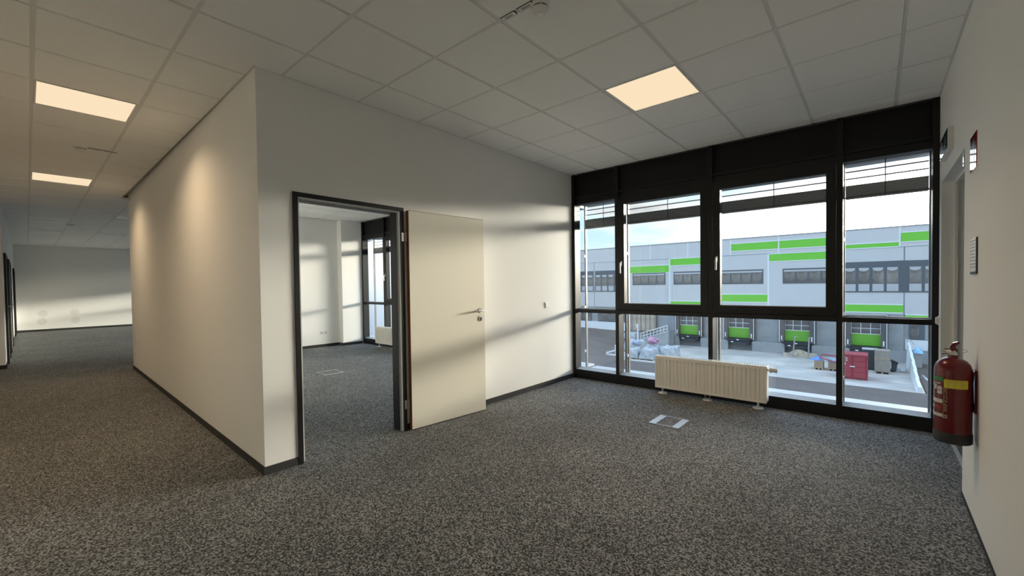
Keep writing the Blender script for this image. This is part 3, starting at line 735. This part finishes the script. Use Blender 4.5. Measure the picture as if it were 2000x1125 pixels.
MB().box(XR - .0075, XR - .0055, 3.307, 3.490, 1.374, 1.556).build('sheet', 'white', o)
m = MB(); rnd = random.Random(3)
for r_ in range(9):
    z = 1.545 - r_ * .018; y = 3.480
    while y > 3.325:
        l = rnd.uniform(.012, .034); m.box(XR - .0082, XR - .0074, max(3.316, y - l), y, z - .006, z); y -= l + .008
m.build('print_lines', 'gasket', o)

# fire extinguisher ----------------------------------------------------
ex, ey, ez = .317, 3.30, .447
E_ = empty('fire_extinguisher', (ex, ey, ez)); tag(E_, 'red fire extinguisher with black foot hanging on the right wall', 'fire extinguisher')
R0 = .0745
MB().lathe([(0, .052), (R0, .052), (R0, .385), (R0 * .985, .402), (R0 * .90, .425), (R0 * .72, .444), (R0 * .45, .456), (.022, .460), (.020, .475), (0, .475)], (ex, ey, ez), 48).build('cylinder', 'red', E_, smooth=True)
MB().lathe([(0, 0), (R0 * .96, 0), (R0 * 1.03, .006), (R0 * 1.03, .054), (R0 * 1.0, .058), (0, .058)], (ex, ey, ez), 48).build('foot_ring', 'blackplastic', E_, smooth=True)
v = MB(); v.lathe([(0, .470), (.018, .470), (.018, .492), (.014, .498), (0, .498)], (ex, ey, ez), 20); v.tube([(ex - .012, ey, ez + .485), (ex - .034, ey - .004, ez + .485)], .008, 12); v.tube([(ex - .034, ey - .004, ez + .485), (ex - .046, ey - .005, ez + .484)], .011, 14)
v.build('valve', 'steel', E_, smooth=True)
MB().blob((ex - .018, ey - .014, ez + .492), (.012, .010, .012), 1, 0.0, 14, 8).build('gauge', 'white', E_, smooth=True)
lv = MB(); lv.extr([(ex - .010, ey - .010, ez + .495), (ex + .014, ey - .010, ez + .470), (ex + .018, ey - .010, ez + .500), (ex + .008, ey - .010, ez + .520), (ex + .014, ey - .010, ez + .532), (ex + .026, ey - .010, ez + .540), (ex + .016, ey - .010, ez + .548), (ex - .002, ey - .010, ez + .540), (ex - .014, ey - .010, ez + .518)], (0, .020, 0)); lv.box(ex - .034, ex + .012, ey - .008, ey + .008, ez + .503, ez + .508)
lv.build('lever', 'red', E_)
rg = [(ex + .034 + .017 * math.cos(a * math.pi / 8), ey - .012, ez + .500 + .008 * math.sin(a * math.pi / 8)) for a in range(17)]
MB().tube(rg, .0016, 6).build('safety_ring', 'steel', E_)
hk = MB(); hk.tube([(ex + .060, ey + .03, ez + .385), (ex + .078, ey + .02, ez + .380), (ex + .083, ey + .015, ez + .33), (ex + .081, ey + .012, ez + .22), (ex + .074, ey + .012, ez + .19)], .006, 10)
hk.build('hose', 'blackplastic', E_, smooth=True)
br = MB(); br.box(XR - .010, XR, ey - .02, ey + .02, ez + .17, ez + .40); br.box(ex + .055, XR - .010, ey - .014, ey + .014, ez + .372, ez + .392); br.box(ex + .055, XR - .010, ey - .014, ey + .014, ez + .175, ez + .190)
br.build('wall_bracket', 'red', E_)
def wrap(a0, a1, z0, z1, name, material, lift=.0006, n=14):
    r = R0 + lift; return MB().lathe([(r, z0), (r + .0004, z0), (r + .0004, z1), (r, z1)], (ex, ey, ez), n, math.radians(a0), math.radians(a1)).build(name, material, E_, smooth=True)
# angles: 180 = -X (towards the room), 270 = -Y (towards the camera)
wrap(238, 312, .302, .348, 'yellow_sticker', 'yellow')['label'] = 'yellow inspection sticker'
wrap(150, 236, .335, .357, 'green_band', 'green_st')
wrap(150, 234, .215, .236, 'pale_band', 'print'); wrap(150, 234, .140, .158, 'pale_band', 'print'); wrap(160, 232, .184, .200, 'pale_text_band', 'signred', .0007); wrap(165, 225, .318, .323, 'pale_text_line', 'print'); wrap(165, 212, .306, .311, 'pale_text_line', 'print')
wrap(213, 232, .286, .305, 'pictogram', 'print'); wrap(213, 232, .264, .283, 'pictogram', 'print'); wrap(196, 210, .286, .305, 'pictogram', 'print')
wrap(236.2, 237.2, .14, .30, 'gold_line', 'gold')
def curved_text(s, ang, z, size, material, name):
    a = math.radians(ang); r = R0 + .0012; c = Vector((ex + r * math.cos(a), ey + r * math.sin(a), ez + z))
    tangent = Vector((-math.sin(a), math.cos(a), 0))
    text(name, s, size, material, E_, c, (0, 0, 1), tuple(-tangent), .0003, 'LEFT')
curved_text('WNP ECO LINE', 244, .172, .019, 'gold', 'lettering'); curved_text('S5', 243, .135, .024, 'print', 'lettering')
m = MB()
for r_ in range(4):
    z = .338 - r_ * .009
    for a0, a1 in ((243, 262), (264, 280), (283, 306)):
        rr = R0 + .0012; m.lathe([(rr, z), (rr + .0002, z), (rr + .0002, z + .003), (rr, z + .003)], (ex, ey, ez), 5, math.radians(a0 + r_), math.radians(a1 - r_ * 2))
m.build('sticker_print', 'gold', E_)
#OUTDOOR#
# ================================================================== OUTDOORS
GZ, YF = -7.27, 60.0                      # yard level and facade plane of the warehouse
struct(MB().prism([(-22.5, 44.3), (2.45, 44.3), (2.45, 66), (-27, 66), (-27, 57.0)], GZ - .4, GZ).build('yard_slab', 'yard'), 'pale concrete loading yard in front of the warehouse', 'yard')
g = MB(); g.box(-120, 120, 9, 44.3, GZ - .4, GZ - .005); g.box(2.95, 120, 44.3, 66, GZ - .4, GZ - .005)
struct(g.build('asphalt_road', 'asphalt'), 'grey asphalt road in front of the loading yard', 'road')
g = MB(); b = len(g.v)
rows = [(44.3, GZ - .005, GZ - .005), (50, GZ + .1, GZ + .5), (55, GZ + .6, GZ + 1.1), (60.2, GZ + 1.5, GZ + 1.65)]
for y, zr, zl in rows: g.v += [(-22.4 - max(0, y - 44.3) * .36, y, zr if y > 56 else GZ - .003), (-34, y, (zr + zl) / 2), (-40, y, zl), (-90, y, zl)]
for r_ in range(3):
    for c in range(3): a = r_ * 4 + c; g.f.append((a, a + 1, a + 5, a + 4))
struct(g.build('asphalt_ramp', 'asphalt'), 'asphalt rising towards the left end of the warehouse', 'road')
for k, y in enumerate((47.2, 50.3, 53.6, 56.8)):
    struct(MB().box(-22.5, 2.3, y, y + .07, GZ, GZ + .004).build('slab_joint', 'concrete'), 'expansion joint across the loading yard, number %s from the road' % ('one', 'two', 'three', 'four')[k], 'joint')

WH = empty('warehouse', (-15, YF, GZ)); tag(WH, 'long pale blue warehouse with green stripes and loading docks', 'building')
XL, XE = -75.0, 48.0
MB().box(XL, XE, YF + .02, YF + 30, GZ, 6.95).build('core_wall', 'concrete', WH)
MB().box(XL, XE, YF - .10, YF + .3, 6.93, 7.03).build('roof_edge', 'seam', WH)
up = [-46.5, -41.1, -35.75, -30.4, -25.05, -19.72, -14.33, -9.0, -3.65, 1.82, 7.2, 12.6]
lo = [-46.6, -40.5, -34.37, -28.32, -22.26, -16.18, -10.09, -2.92, 2.18, 8.3, 14.4]
up = [XL] + up + [XE]; lo = [XL] + lo + [XE]
for a, b in zip(up, up[1:]): MB().box(a + .06, b - .06, YF - .05, YF + .02, 4.86, 6.93).build('upper_panel', 'panel', WH)
for a in up[1:-1]: MB().box(a - .07, a + .07, YF - .07, YF + .02, 4.83, 6.95).build('panel_trim', 'trim', WH)
for a, b in zip(lo, lo[1:]): MB().box(a + .05, b - .05, YF - .06, YF + .02, -2.25, 4.80).build('lower_panel', 'panel2', WH)
for a in lo[1:-1]:
    pale = a in (-28.32, -22.26, -16.18, -10.09)
    MB().box(a - (.09 if pale else .03), a + (.09 if pale else .03), YF - (.08 if pale else .055), YF + .02, -2.25, 4.80).build('panel_trim', 'trim' if pale else 'seam', WH)
MB().box(XL, XE, YF - .075, YF + .02, 4.80, 4.86).build('panel_joint', 'seam', WH)
def stripe(x0, x1, z0, z1):
    MB().box(x0, x1, YF - .085, YF - .04, z0, z1).build('green_stripe', 'green', WH)
    t = MB(); t.box(x0, x1, YF - .095, YF - .04, z1, z1 + .10); t.box(x0, x1, YF - .095, YF - .04, z0 - .10, z0); t.build('stripe_edge', 'trim', WH)
for s_ in ((-28.22, -22.36, 2.95, 3.92), (-22.16, -16.28, 3.88, 4.78), (-9.99, -3.0, 3.88, 4.74), (-14.24, -9.08, 5.40, 6.30), (-8.92, -3.74, 5.38, 6.30), (-3.56, 1.74, 4.92, 5.34), (1.91, 7.1, 5.36, 6.28),
           (-22.16, -16.28, -2.05, -1.20), (-16.08, -10.2, -1.14, -.22), (-2.85, 2.12, -2.05, -1.28), (2.26, 8.2, -2.85, -2.32)): stripe(*s_)
def fwin(x0, x1, z0, z1, n, blind=True, kinds=None):
    w_ = MB().box(x0, x1, YF - .10, YF - .02, z0, z1).build('window', 'wframe', WH); f = .16; step = (x1 - x0 - f) / n
    for k in range(n):
        a = x0 + f + k * step; c = a + step - f
        MB().box(a, c, YF - .115, YF - .09, z0 + f, z1 - (.42 if blind else f)).build('pane', 'wglass', w_)
    if blind: MB().box(x0 + .12, x1 - .12, YF - .12, YF - .09, z1 - .38, z1 - .16).build('blind_box', 'wblind', w_)
fwin(-27.82, -22.85, 1.16, 2.92, 4); fwin(-21.68, -16.7, 1.16, 2.95, 4); fwin(-15.6, -10.63, 1.14, 2.94, 4); fwin(-8.58, -3.5, 1.12, 2.92, 4)
def band(x0, x1, z0, z1, xs):
    w_ = MB().box(x0, x1, YF - .12, YF - .02, z0, z1).build('window_band', 'wframe', WH); w_['label'] = 'dark ribbon window'
    h = z1 - z0
    for a, c in zip(xs, xs[1:]):
        MB().box(a + .14, c - .10, YF - .135, YF - .11, z0 + h * .30, z1 - h * .20).build('pane', 'wglass', w_)
        MB().box(a + .14, c - .10, YF - .135, YF - .11, z0 + .12, z0 + h * .27).build('pane', 'wblind', w_)
        # scalloped blind hem in the top of each pane
        mid = (a + c) / 2; hw = (c - a) / 2 - .16; zt_ = z1 - h * .20
        MB().extr([(mid - hw, YF - .14, zt_)] + [(mid + hw * math.cos(t), YF - .14, zt_ - .12 - .26 * abs(math.sin(t))) for t in [math.pi - math.pi * q / 8 for q in range(9)]] + [(mid + hw, YF - .14, zt_)], (0, -.02, 0)).build('blind_hem', 'wblind', w_)
band(-2.85, 1.86, .08, 3.40, [-2.8 + 1.16 * k for k in range(5)]); band(2.42, 10, .08, 3.38, [2.42 + 1.16 * k for k in range(7)])
band(-46, -34.5, .18, 3.48, [-46 + 1.15 * k for k in range(11)]); band(-34.2, -28.6, .18, 3.48, [-34.2 + 1.12 * k for k in range(6)])
MB().box(1.86, 2.42, YF - .13, YF - .02, .08, 3.40).build('band_post', 'wframe', WH)
# concrete between the docks, plinths, docks
for a, b in ((-24.1, -21.3), (-17.5, -15.1), (-11.35, -8.95), (-5.25, -2.75), (.95, 2.15)): 
    MB().box(a, b, YF - .06, YF + .02, GZ, -2.25).build('concrete_panel', 'concrete', WH)
    m = (a + b) / 2; MB().box(m - .03, m + .03, YF - .065, YF - .05, -6.0, -2.25).build('concrete_joint', 'seam', WH)
for a, b in ((-23.6, -20.7), (-17.9, -14.5), (-11.75, -8.3), (-5.65, -2.2), (.6, 2.3)):
    MB().prism([(a, YF - .7), (b, YF - .7), (b, YF), (a, YF)], GZ, -6.05).build('plinth', 'concrete', WH)
def dock(x):
    d_ = MB(); d_.box(x, x + .48, YF - .9, YF - .02, -5.85, -2.35); d_.box(x + 2.95, x + 3.43, YF - .9, YF - .02, -5.85, -2.35); d_.box(x + .48, x + 2.95, YF - .9, YF - .02, -2.85, -2.35)
    s_ = d_.build('dock_shelter', 'rubber2', WH)
    MB().box(x - .05, x + 3.48, YF - .95, YF - .02, -2.36, -2.28).build('canopy_rail', 'alu', s_)
    for a in (x - .03, x + 3.40): MB().box(a, a + .06, YF - .93, YF - .88, -5.85, -2.36).build('edge_profile', 'trim', s_)
    MB().box(x + .48, x + 2.95, YF - .35, YF - .25, -5.72, -4.46).build('green_door_panel', 'dockgreen', s_)
    for k in range(3):
        for r_ in range(2): MB().box(x + .52 + k * .815, x + .52 + k * .815 + .76, YF - .33, YF - .27, -4.40 + r_ * .62, -3.86 + r_ * .62).build('pane', 'wglass', s_)
    f = MB()
    for z in (-4.44, -3.84, -3.22): f.box(x + .48, x + 2.95, YF - .36, YF - .26, z - .03, z + .03)
    for k in range(4): f.box(x + .49 + k * .815 - .03, x + .49 + k * .815 + .03, YF - .365, YF - .265, -4.44, -2.9)
    f.build('glazing_bar', 'trim', s_)
    for a in (x + .16, x + 3.12): MB().box(a, a + .12, YF - .95, YF - .9, -5.62, -5.10).build('guide_light', 'signwhite', s_)
    MB().box(x + .42, x + 3.05, YF - .9, YF, -6.15, -5.75).build('dock_leveller', 'rubber', s_)
    MB().box(x + .5, x + 2.95, YF - .85, YF - .3, -6.60, -6.20).build('leveller_pit', 'dark', s_)
    for a in (x + .55, x + 2.55): MB().cbox(a, a + .30, YF - 1.0, YF - .85, -6.55, -6.30, .03).build('bumper', 'rubber', s_)
    for a in (x + 1.5, x + .85): MB().box(a, a + .28, YF - .93, YF - .9, -6.0 - (.3 if a < x + 1 else 0), -5.88 - (.3 if a < x + 1 else 0)).build('type_plate', 'signwhite', s_)
for x in (-21.14, -14.97, -8.79, -2.59): dock(x)
# left end below the ribbon window and the timber enclosure
MB().box(-46, -28.4, YF - .12, YF + .02, GZ + 1.4, -4.60).build('plinth', 'trim', WH)
for a, b in ((-38, -35.0), (-33.75, -29.3)): 
    w_ = MB().box(a, b, YF - .14, YF - .02, -4.55, -2.6).build('window', 'wframe', WH); MB().box(a + .1, b - .1, YF - .16, YF - .12, -4.45, -2.7).build('pane', 'wglass', w_)
MB().box(2.3, 10, YF - .10, YF + .02, -5.9, -4.85).build('plinth', 'trim', WH); MB().box(2.3, 10, YF - .06, YF + .02, GZ, -5.9).build('plinth', 'concrete', WH)
w_ = MB().box(2.58, 3.75, YF - .12, YF - .02, -4.80, -3.0).build('window', 'wframe', WH); MB().box(2.68, 3.35, YF - .14, YF - .1, -4.7, -3.1).build('pane', 'wglass', w_)
MB().box(3.75, 10, YF - .10, YF - .02, -4.80, -3.0).build('wall_panel', 'concrete', WH)

FE = empty('timber_fence', (-25.9, YF - .6, -5.6)); tag(FE, 'tall timber slat enclosure at the left end of the docks', 'fence')
MB().box(-27.8, -24.1, YF - .55, YF - .45, -5.6, -2.5).build('backing', 'tarpbrown', FE)
rnd = random.Random(5)
for k in range(16):
    x = -27.75 + k * .23; MB().box(x, x + .17, YF - .66, YF - .56, -5.5 - rnd.uniform(0, .1), -2.5).build('slat', 'timber2' if k % 3 else 'timber', FE)
# loading ramp with railing
RP = empty('loading_ramp', (-23.4, 57, GZ)); tag(RP, 'concrete ramp with white railing beside the first dock', 'ramp')
MB().extr([(-26.0, 56.9, GZ), (-21.3, 56.9, GZ), (-21.3, 56.9, -5.15), (-26.0, 56.9, -6.8)], (0, 1.9, 0)).build('ramp_body', 'concrete', RP)
MB().tube([(-25.3, 56.95, -5.70), (-21.5, 56.95, -4.40)], .05, 8).build('handrail', 'trim', RP); MB().tube([(-25.3, 56.95, -6.15), (-21.5, 56.95, -4.82)], .04, 8).build('middle_rail', 'trim', RP); MB().tube([(-25.3, 56.95, -6.55), (-21.5, 56.95, -5.22)], .04, 8).build('bottom_rail', 'trim', RP)
for k in range(9):
    t = k / 8; x = -25.3 + 3.8 * t; MB().tube([(x, 56.95, -6.58 + 1.33 * t), (x, 56.95, -5.70 + 1.30 * t)], .04, 8).build('baluster', 'trim', RP)
o = empty('marker_post', (-25.42, 56.3, GZ)); tag(o, 'white marker post in front of the timber enclosure', 'post')
MB().cbox(-25.50, -25.34, 56.22, 56.38, GZ, -4.34, .02).build('shaft', 'trim', o); MB().cbox(-25.62, -25.30, 56.2, 56.24, -4.9, -4.3, .01).build('plate', 'signwhite', o)

# the pallets wrapped in film -----------------------------------------
def pallet(x0, x1, y0, y1, z1, label, seed, base=GZ):
    o = empty('wrapped_pallet', ((x0 + x1) / 2, (y0 + y1) / 2, base)); tag(o, label, 'pallet', 'film wrapped pallets in the yard')
    p = MB()
    for k in range(3): p.box(x0 + k * (x1 - x0 - .1) / 2, x0 + k * (x1 - x0 - .1) / 2 + .1, y0, y1, base, base + .10)
    for k in range(5): a = y0 + k * (y1 - y0 - .12) / 4; p.box(x0, x1, a, a + .12, base + .10, base + .13)
    p.build('pallet_boards', 'crate', o)
    rnd = random.Random(seed); ph = [rnd.uniform(0, 6) for _ in range(4)]; h = z1 - base - .13; n = 10
    m = MB(); top = lambda u, v: base + .13 + h * (.95 + .13 * math.sin(7 * u + ph[0]) * math.cos(5 * v + ph[1]))
    ring = []
    for k in range(4 * n):
        s_, t = divmod(k, n); t /= n
        u, v = ((t, 0), (1, t), (1 - t, 1), (0, 1 - t))[s_]; ring.append((u, v))
    for lev in range(6):
        f_ = lev / 5
        for k, (u, v) in enumerate(ring):
            w_ = 1 + .06 * math.sin(k * .9 + ph[2] + lev * 1.3) + .05 * math.sin(k * 2.1 + ph[3] - lev * .7) - .14 * f_ ** 3
            x = (x0 + x1) / 2 + (u - .5) * (x1 - x0) * w_; y = (y0 + y1) / 2 + (v - .5) * (y1 - y0) * w_
            m.v.append((x, y, base + .13 + (top(u, v) - base - .13) * f_))
    N_ = 4 * n
    for lev in range(5):
        for k in range(N_): l = (k + 1) % N_; m.f.append((lev * N_ + k, lev * N_ + l, (lev + 1) * N_ + l, (lev + 1) * N_ + k))
    m.v.append(((x0 + x1) / 2, (y0 + y1) / 2, base + .13 + h * 1.06)); c = len(m.v) - 1
    for k in range(N_): m.f.append((5 * N_ + k, 5 * N_ + (k + 1) % N_, c))
    m.build('wrapped_load', 'film', o, smooth=True)
pallet(-22.0, -20.55, 45.3, 47.0, -6.15, 'film wrapped pallet at the left front of the yard beside the road', 1)
pallet(-20.35, -18.75, 45.4, 47.2, -6.02, 'film wrapped pallet in the middle of the front row, behind the radiator top', 2)
pallet(-20.9, -19.3, 47.8, 49.6, -6.0, 'film wrapped pallet under the pink bag', 3)
pallet(-18.9, -17.2, 47.6, 49.6, -5.95, 'film wrapped pallet at the right of the pallet group', 4)
pallet(-24.3, -22.2, 49.6, 51.4, -5.85, 'film wrapped pallet carrying the grey blue bag', 5)
pallet(-28.1, -26.3, 57.2, 58.6, -5.75, 'film wrapped pallet at the foot of the marker post', 6, GZ + .35)
tag(MB().blob((-22.0, 48.3, -5.85), (.58, .45, .36), 4, .16).build('round_bag', 'greybag', smooth=True), 'grey blue round bag lying on a wrapped pallet', 'bag')
tag(MB().blob((-20.1, 48.7, -5.44), (.68, .5, .34), 9, .30).build('plastic_bag', 'pink', smooth=True), 'bright pink plastic bag on top of a wrapped pallet', 'bag')
o = empty('white_beam_stack', (-24.2, 46, GZ)); tag(o, 'white angled beams lying at the left edge of the yard', 'beam')
MB().extr([(-24.85, 46.0, -7.10), (-24.85, 46.0, -6.90), (-23.5, 46.0, -6.45), (-23.5, 46.0, -6.65)], (0, .3, 0)).build('beam', 'trim', o); MB().box(-24.8, -22.4, 45.9, 46.25, GZ, GZ + .17).build('beam', 'trim', o); MB().cbox(-23.9, -23.2, 46.4, 47.0, GZ, -6.0, .02).build('block', 'signwhite', o)

# container --------------------------------------------------------------
C_ = empty('storage_container', (-1.5, 48.2, GZ)); tag(C_, 'small red steel storage container marked 2 in the yard', 'container')
cx0, cx1, cy0, cy1, cz0, cz1 = -2.62, -.54, 47.1, 49.35, GZ + .02, -5.12
MB().box(cx0 + .06, cx1 - .06, cy0 + .08, cy1 - .03, cz0 + .1, cz1 - .08).build('body', 'contred', C_)
f = MB()
for x in (cx0, cx1 - .10):
    for y in (cy0, cy1 - .10): f.box(x, x + .10, y, y + .10, cz0, cz1)
for z in (cz0, cz1 - .10):
    f.box(cx0 + .1, cx1 - .1, cy0, cy0 + .10, z, z + .10); f.box(cx0 + .1, cx1 - .1, cy1 - .1, cy1, z, z + .10); f.box(cx0, cx0 + .1, cy0 + .1, cy1 - .1, z, z + .10); f.box(cx1 - .1, cx1, cy0 + .1, cy1 - .1, z, z + .10)
f.build('frame', 'contred', C_)
MB().box(cx0 + .05, cx1 - .05, cy0 + .05, cy1 - .05, cz1 - .06, cz1 + .01).build('roof', 'contred', C_)
for a, b in ((cx0 + .12, -1.60), (-1.56, cx1 - .12)):
    dd = MB().box(a, b, cy0 + .03, cy0 + .08, cz0 + .12, cz1 - .12).build('door', 'contdark', C_)
    for k in range(4): z = cz0 + .22 + k * .47; MB().box(a + .03, b - .03, cy0 + .01, cy0 + .03, z - .06, z + .37).build('door_rib', 'contred', dd)
MB().tube([(-1.58, cy0 - .01, cz0 + .15), (-1.58, cy0 - .01, cz1 - .15)], .03, 8).build('lock_rod', 'contdark', C_); MB().box(-1.75, -1.40, cy0 - .05, cy0, -6.18, -6.10).build('lock_handle', 'signwhite', C_)
for a in (cx0 + .35, cx1 - .75): MB().box(a, a + .38, cy0 - .005, cy0 + .02, cz0 + .02, cz0 + .09).build('fork_pocket', 'dark', C_)
text('number', '2', .42, 'signwhite', C_, (-1.98, cy0 - .002, -5.55), (1, 0, 0), (0, 0, 1), .004); MB().box(-2.22, -2.04, cy0 - .005, cy0 + .01, -6.02, -5.84).build('white_label', 'signwhite', C_)

WG = empty('side_wing', (-36, 15, GZ)); tag(WG, 'white neighbouring wing seen through the window behind the open door', 'building')
MB().box(-42, -30, 6.5, 24, GZ, 6.5).build('wall', 'trim', WG)
for k in range(5): MB().box(-29.97, -29.93, 6.6 + k * 3.5, 6.64 + k * 3.5, GZ, 6.5).build('panel_joint', 'panel', WG)
MB().box(-42.2, -29.8, 6.3, 24.2, 6.5, 6.7).build('roof_edge', 'seam', WG)
# crates, wrapped box, bin ------------------------------------------------
def crate(x0, x1, y0, y1, z1, label):
    o = empty('wooden_crate', ((x0 + x1) / 2, (y0 + y1) / 2, GZ)); tag(o, label, 'crate', 'wooden crates in the yard'); n = 4; h = (z1 - GZ - .14) / n
    MB().box(x0 + .03, x1 - .03, y0 + .03, y1 - .03, GZ + .14, z1 - .05).build('liner', 'cardboard', o)
    for k in range(n):
        z = GZ + .14 + k * h
        MB().box(x0, x1, y0, y0 + .03, z + .01, z + h - .01).build('board', 'crate', o); MB().box(x0, x0 + .03, y0 + .03, y1, z + .01, z + h - .01).build('board', 'crate', o); MB().box(x1 - .03, x1, y0 + .03, y1, z + .01, z + h - .01).build('board', 'crate', o)
    for x in (x0, (x0 + x1) / 2 - .06, x1 - .12): MB().box(x, x + .12, y0, y1, GZ, GZ + .14).build('skid', 'crate', o)
    return o
crate(-4.60, -3.88, 50.3, 51.5, -6.38, 'wooden crate with the blue tarp on it, left of the container'); crate(-3.50, -2.75, 50.4, 51.5, -6.45, 'wooden crate right next to the red container, under dark scrap')
tag(MB().drape(-4.95, -4.0, 50.4, 51.6, -6.38, lambda u, v: .32 * math.sin(math.pi * u) * math.sin(math.pi * v) + .05 * math.sin(9 * u + 4 * v)).build('folded_tarp', 'bluetarp', smooth=True), 'crumpled blue tarp on a wooden crate', 'tarp')
o = empty('scrap_frame', (-3.2, 51.2, -6.40)); tag(o, 'dark red steel frame with scrap lying on the crate beside the container', 'frame')
MB().tube([(-4.1, 50.4, -6.10), (-2.9, 50.3, -6.38)], .05, 6).build('bar', 'darkred', o); MB().tube([(-4.1, 51.8, -5.95), (-2.7, 51.8, -6.0)], .06, 6).build('bar', 'darkred', o); MB().tube([(-4.1, 50.4, -6.10), (-4.1, 51.8, -5.95)], .05, 6).build('bar', 'darkred', o)
MB().drape(-3.6, -2.75, 50.5, 51.6, -6.44, lambda u, v: .22 + .12 * math.sin(8 * u) * math.cos(6 * v)).build('scrap_sheet', 'greybag', o)
o = empty('tall_wrapped_box', (.43, 51.9, GZ)); tag(o, 'tall grey brown wrapped box on a pallet right of the container', 'box')
MB().cbox(-.12, .98, 51.4, 52.5, GZ + .14, -5.08, .05).build('carton', 'cardboard', o); MB().box(-.13, .99, 51.39, 52.51, -5.95, -5.85).build('strap', 'crate', o)
for x in (-.1, .36, .84): MB().box(x, x + .12, 51.4, 52.5, GZ, GZ + .14).build('pallet_skid', 'crate', o)
o = empty('dark_cabinet', (-.3, 53.4, GZ)); tag(o, 'dark equipment cabinet between the container and the tall wrapped box', 'cabinet')
MB().cbox(-1.0, .1, 53.0, 53.9, GZ + .05, -5.35, .03).build('body', 'dark', o); MB().cbox(-1.05, .12, 52.95, 53.95, -5.35, -5.22, .03).build('lid', 'alu', o); MB().box(-.9, 0, 53.1, 53.8, GZ, GZ + .05).build('base', 'rubber', o)
o = empty('wheelie_bin', (1.3, 53.3, GZ)); tag(o, 'tipped black bin right of the tall wrapped box', 'bin')
MB().extr([(1.08, 53.0, GZ + .1), (1.42, 53.0, GZ + .1), (1.52, 53.0, -6.42), (1.08, 53.0, -6.25)], (0, .7, 0)).build('body', 'dark', o); MB().extr([(1.0, 52.95, -6.22), (1.56, 52.95, -6.46), (1.58, 52.95, -6.40), (1.02, 52.95, -6.14)], (0, .8, 0)).build('lid', 'blackplastic', o); MB().tube([(1.12, 52.95, GZ + .11), (1.12, 53.75, GZ + .11)], .11, 12).build('wheel', 'rubber', o)
o = empty('paper_sheets', (1.9, 54.2, GZ)); tag(o, 'white sheets of packaging lying beside the black bin', 'packaging')
MB().drape(1.45, 2.15, 53.9, 55.2, GZ, lambda u, v: .18 + .10 * math.sin(6 * u + 3 * v), 8, 8).build('sheet', 'film', o); MB().box(1.7, 2.2, 53.3, 53.6, GZ, GZ + .08).build('board', 'crate', o)
tag(MB().drape(-8.3, -4.9, 57.4, 58.9, GZ, lambda u, v: (.25 + .40 * math.sin(math.pi * u) ** 2 + .12 * math.sin(11 * u + 5 * v)) * min(1, 6 * v, 6 * (1 - v)), 22, 10).build('tarp_heap', 'tarpbrown', smooth=True), 'brown tarpaulin heap in front of the third dock', 'tarp')
for k, (x, dx_, lab) in enumerate(((-7.2, .2, 'leaning grey post at the left of the tarpaulin heap'), (-5.72, .03, 'upright grey post at the right of the tarpaulin heap'))):
    o = empty('steel_post', (x, 57.1, GZ)); tag(o, lab, 'post', 'steel posts by the tarpaulin heap')
    MB().tube([(x, 57.1, GZ + .05), (x + dx_, 57.1, -4.95)], .07, 8).build('shaft', 'concrete', o); MB().tube([(x + dx_ - .02, 57.1, -5.0), (x + dx_ + .22, 57.1, -4.88)], .05, 8).build('bracket', 'concrete', o); MB().lathe([(0, 0), (.22, 0), (.22, .05), (0, .05)], (x, 57.1, GZ), 12).build('foot_plate', 'concrete', o)
# barrier -----------------------------------------------------------------
o = empty('barrier_wall', (2.6, 52, GZ)); tag(o, 'low white concrete barrier running from the road to the docks', 'barrier')
for k in range(6):
    ya, yb = 44.35 + k * 2.43, 44.35 + (k + 1) * 2.43 - .04; za, zb = -6.83 + k * .30, -6.83 + (k + 1) * .30; m_ = MB()
    m_.v = [(2.36, ya, GZ), (2.74, ya, GZ), (2.62, ya, za), (2.44, ya, za), (2.30, yb, GZ), (2.68, yb, GZ), (2.56, yb, zb), (2.38, yb, zb)]
    m_.f = [(0, 1, 2, 3), (7, 6, 5, 4), (0, 4, 5, 1), (1, 5, 6, 2), (2, 6, 7, 3), (3, 7, 4, 0)]; m_.build('barrier_segment', 'trim', o)
tag(MB().drape(2.76, 3.5, 57.2, 58.4, -5.9, lambda u, v: .15 + .45 * math.sin(math.pi * u) * math.sin(math.pi * v)).build('tarp_bundle', 'ltblue', smooth=True), 'light blue tarp bundle behind the far end of the barrier', 'tarp')
MBp = MB().tube([(2.40, 59.1, -6.0), (2.40, 59.1, -4.75), (2.52, 59.1, -4.62), (2.95, 59.1, -5.25)], .03, 6)
tag(MBp.build('bent_pipe', 'concrete', smooth=True), 'thin bent pipe at the far end of the barrier', 'pipe')
tag(MB().box(2.80, 3.4, 57.3, 58.3, GZ - .005, -5.9).build('support_block', 'concrete'), 'concrete block under the light blue tarp', 'block')
struct(MB().extr([(3.1, 53.0, GZ), (3.25, 53.0, GZ), (3.45, 50.0, GZ), (3.3, 50.0, GZ)], (0, 0, .004)).build('road_mark', 'signwhite'), 'short white paint mark on the asphalt behind the barrier', 'road mark')
